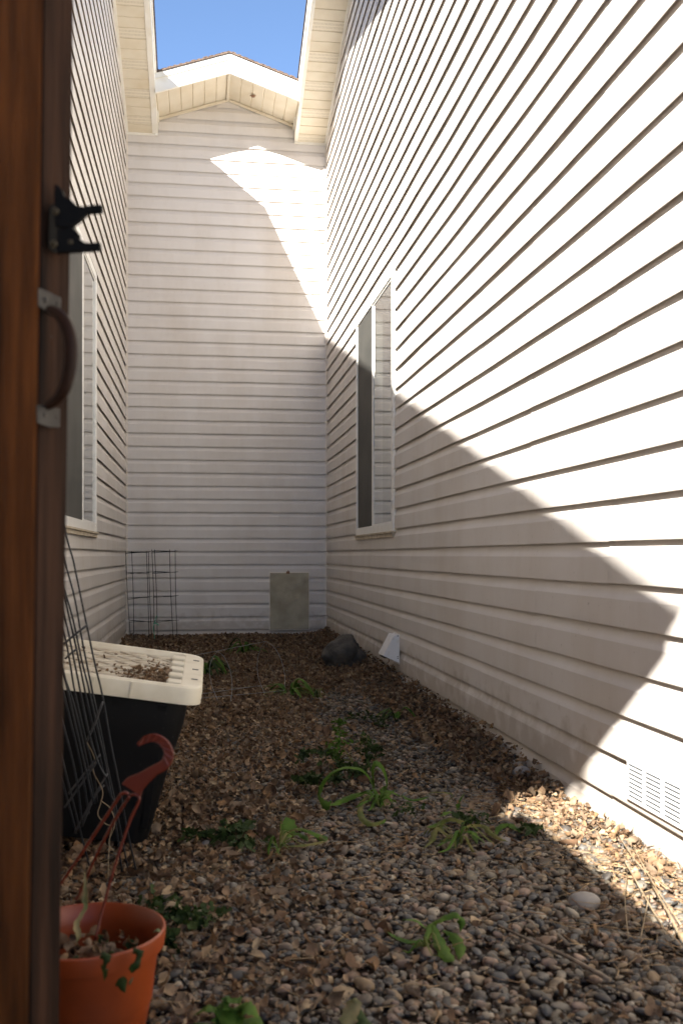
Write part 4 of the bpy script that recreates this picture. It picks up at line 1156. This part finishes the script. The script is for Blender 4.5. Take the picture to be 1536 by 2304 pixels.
rot = np.stack([g.normal(0, .55, n), g.normal(0, .55, n), g.uniform(0, 6.28, n)], 1).astype(np.float32)
s = np.clip(g.lognormal(math.log(.0118), .42, n), .006, .033).astype(np.float32)
scatter('leaf_litter', variants_leaf(26, 3), np.concatenate([P, z[:,None]], 1).astype(np.float32), rot, s, M['leaf'], 'curled brown dead leaves lying over the gravel', 'dead leaves', 9)
# loose leaves and crumbs lying on the tote lid
n = 420; pp = []
for i in range(n):
    x = -.09 - abs(g.normal(0, .05)) if i < 380 else g.uniform(-.5, -.1); y = .06 + abs(g.normal(0, .10)) if i < 380 else g.uniform(.06, .42)
    y = min(y, .45); pp.append(tuple(T(max(x, -.55), y, -.011 + g.uniform(0, .006))))
pos = np.array(pp, dtype=np.float32); rot = np.stack([g.normal(0, .5, n), g.normal(0, .5, n), g.uniform(0, 6.28, n)], 1).astype(np.float32)
s = g.uniform(.002, .009, n).astype(np.float32); s[:6] = .017
scatter('leaf_debris', variants_leaf(8, 4), pos, rot, s, M['leaf'], 'dark leaf crumbs gathered along the edge of the tote lid', 'debris', 4)
# dead leaves in the pot
n = 60; a = g.uniform(0, 6.28, n); q = g.uniform(0, .08, n)
pos = np.stack([PC.x + np.cos(a) * q, PC.y + np.sin(a) * q, .145 + g.uniform(0, .018, n)], 1).astype(np.float32)
scatter('leaf_debris', variants_leaf(8, 6), pos, np.stack([g.normal(0, .8, n), g.normal(0, .8, n), a], 1).astype(np.float32), g.uniform(.006, .020, n).astype(np.float32), M['leaf'], 'grey brown dead leaves lying in the orange pot', 'debris', 6)
# grit between the stones
ng = 9000; gp_ = np.stack([g.uniform(XL, XR, ng), 1.1 + 2.6 * g.random(ng) ** 1.3], 1); gp_ = np.array([q for q in gp_ if not inpot(q[0], q[1])]); ng = len(gp_)
scatter('grit', variants_pebble(5, 1, 8), np.concatenate([gp_, (hv(gp_) + g.uniform(.008, .020, ng))[:,None]], 1).astype(np.float32), g.uniform(0, 3, (ng, 3)).astype(np.float32), g.uniform(.0012, .0034, ng).astype(np.float32), M['pebble'], 'fine grit and small chips lodged between the river pebbles', 'grit', 12)
# straw, needles
mb = MB(); r = random.Random(31)
for i in range(1500):
    x = r.uniform(XL + .02, XR - .02); y = r.uniform(1.2, 5.5) if i % 3 else r.uniform(1.3, 2.9)
    if i % 5 == 0: x = r.uniform(.75, XR - .02); y = r.uniform(1.4, 3.0)
    if inpot(x, y, .12): continue
    a = r.uniform(0, 6.28); L = r.uniform(.012, .05); z = hgt(x, y) + r.uniform(.010, .022)
    e = Vector((math.cos(a) * L, math.sin(a) * L, r.uniform(-.004, .008))); b_ = Vector((-math.sin(a), math.cos(a), 0)) * L * r.uniform(-.3, .3)
    p = Vector((x, y, z)); mb.tube([p - e, p + b_, p + e], r.uniform(.0004, .0009), 4, smooth=False)
o = mb.build('dry_straw', M['needles'], smooth=True); tag(o, 'thin dry straw and pine needles strewn over the gravel', 'straw', kind='stuff')
# bigger stalks in the sun patch and a twig
mb = MB()
for pts, w in (([(1400,1930),(1440,2000),(1480,2070),(1510,2110)], .004), ([(1410,1960),(1405,2020),(1412,2110)], .003), ([(1460,2010),(1450,2060),(1440,2110)], .003), ([(1465,1990),(1500,2050),(1536,2120)], .005), ([(1420,1900),(1470,1990),(1530,2080)], .003), ([(1390,1880),(1440,1950),(1500,2000)], .003)):
    mb.tube([G(u, v, .025 + .01 * (i % 2)) for i, (u, v) in enumerate(pts)], w * .38, 6)
o = mb.build('dry_stalks', M['straw'], None, smooth=True, loc=tuple(G(1460, 2000))); tag(o, 'bundle of dry pale stalks lying in the sunlit strip', 'dry stalks')
mb = MB(); mb.tube([G(1120, 2082, .022), G(1190, 2115, .03), G(1270, 2150, .024), G(1370, 2205, .03)], lambda t: .0022 + .0022 * t, 7)
o = mb.build('twig', M['twig'], None, smooth=True, loc=tuple(G(1250, 2145))); tag(o, 'thin brown twig lying in the lower right gravel', 'twig')
mb = MB(); mb.tube([G(455, 1553, .03), G(520, 1549, .035), G(600, 1544, .03)], .0045, 7)
o = mb.build('twig', M['twig'], None, smooth=True, loc=tuple(G(520, 1550))); tag(o, 'straight dark twig on the leaves inside the wire hoops', 'twig')
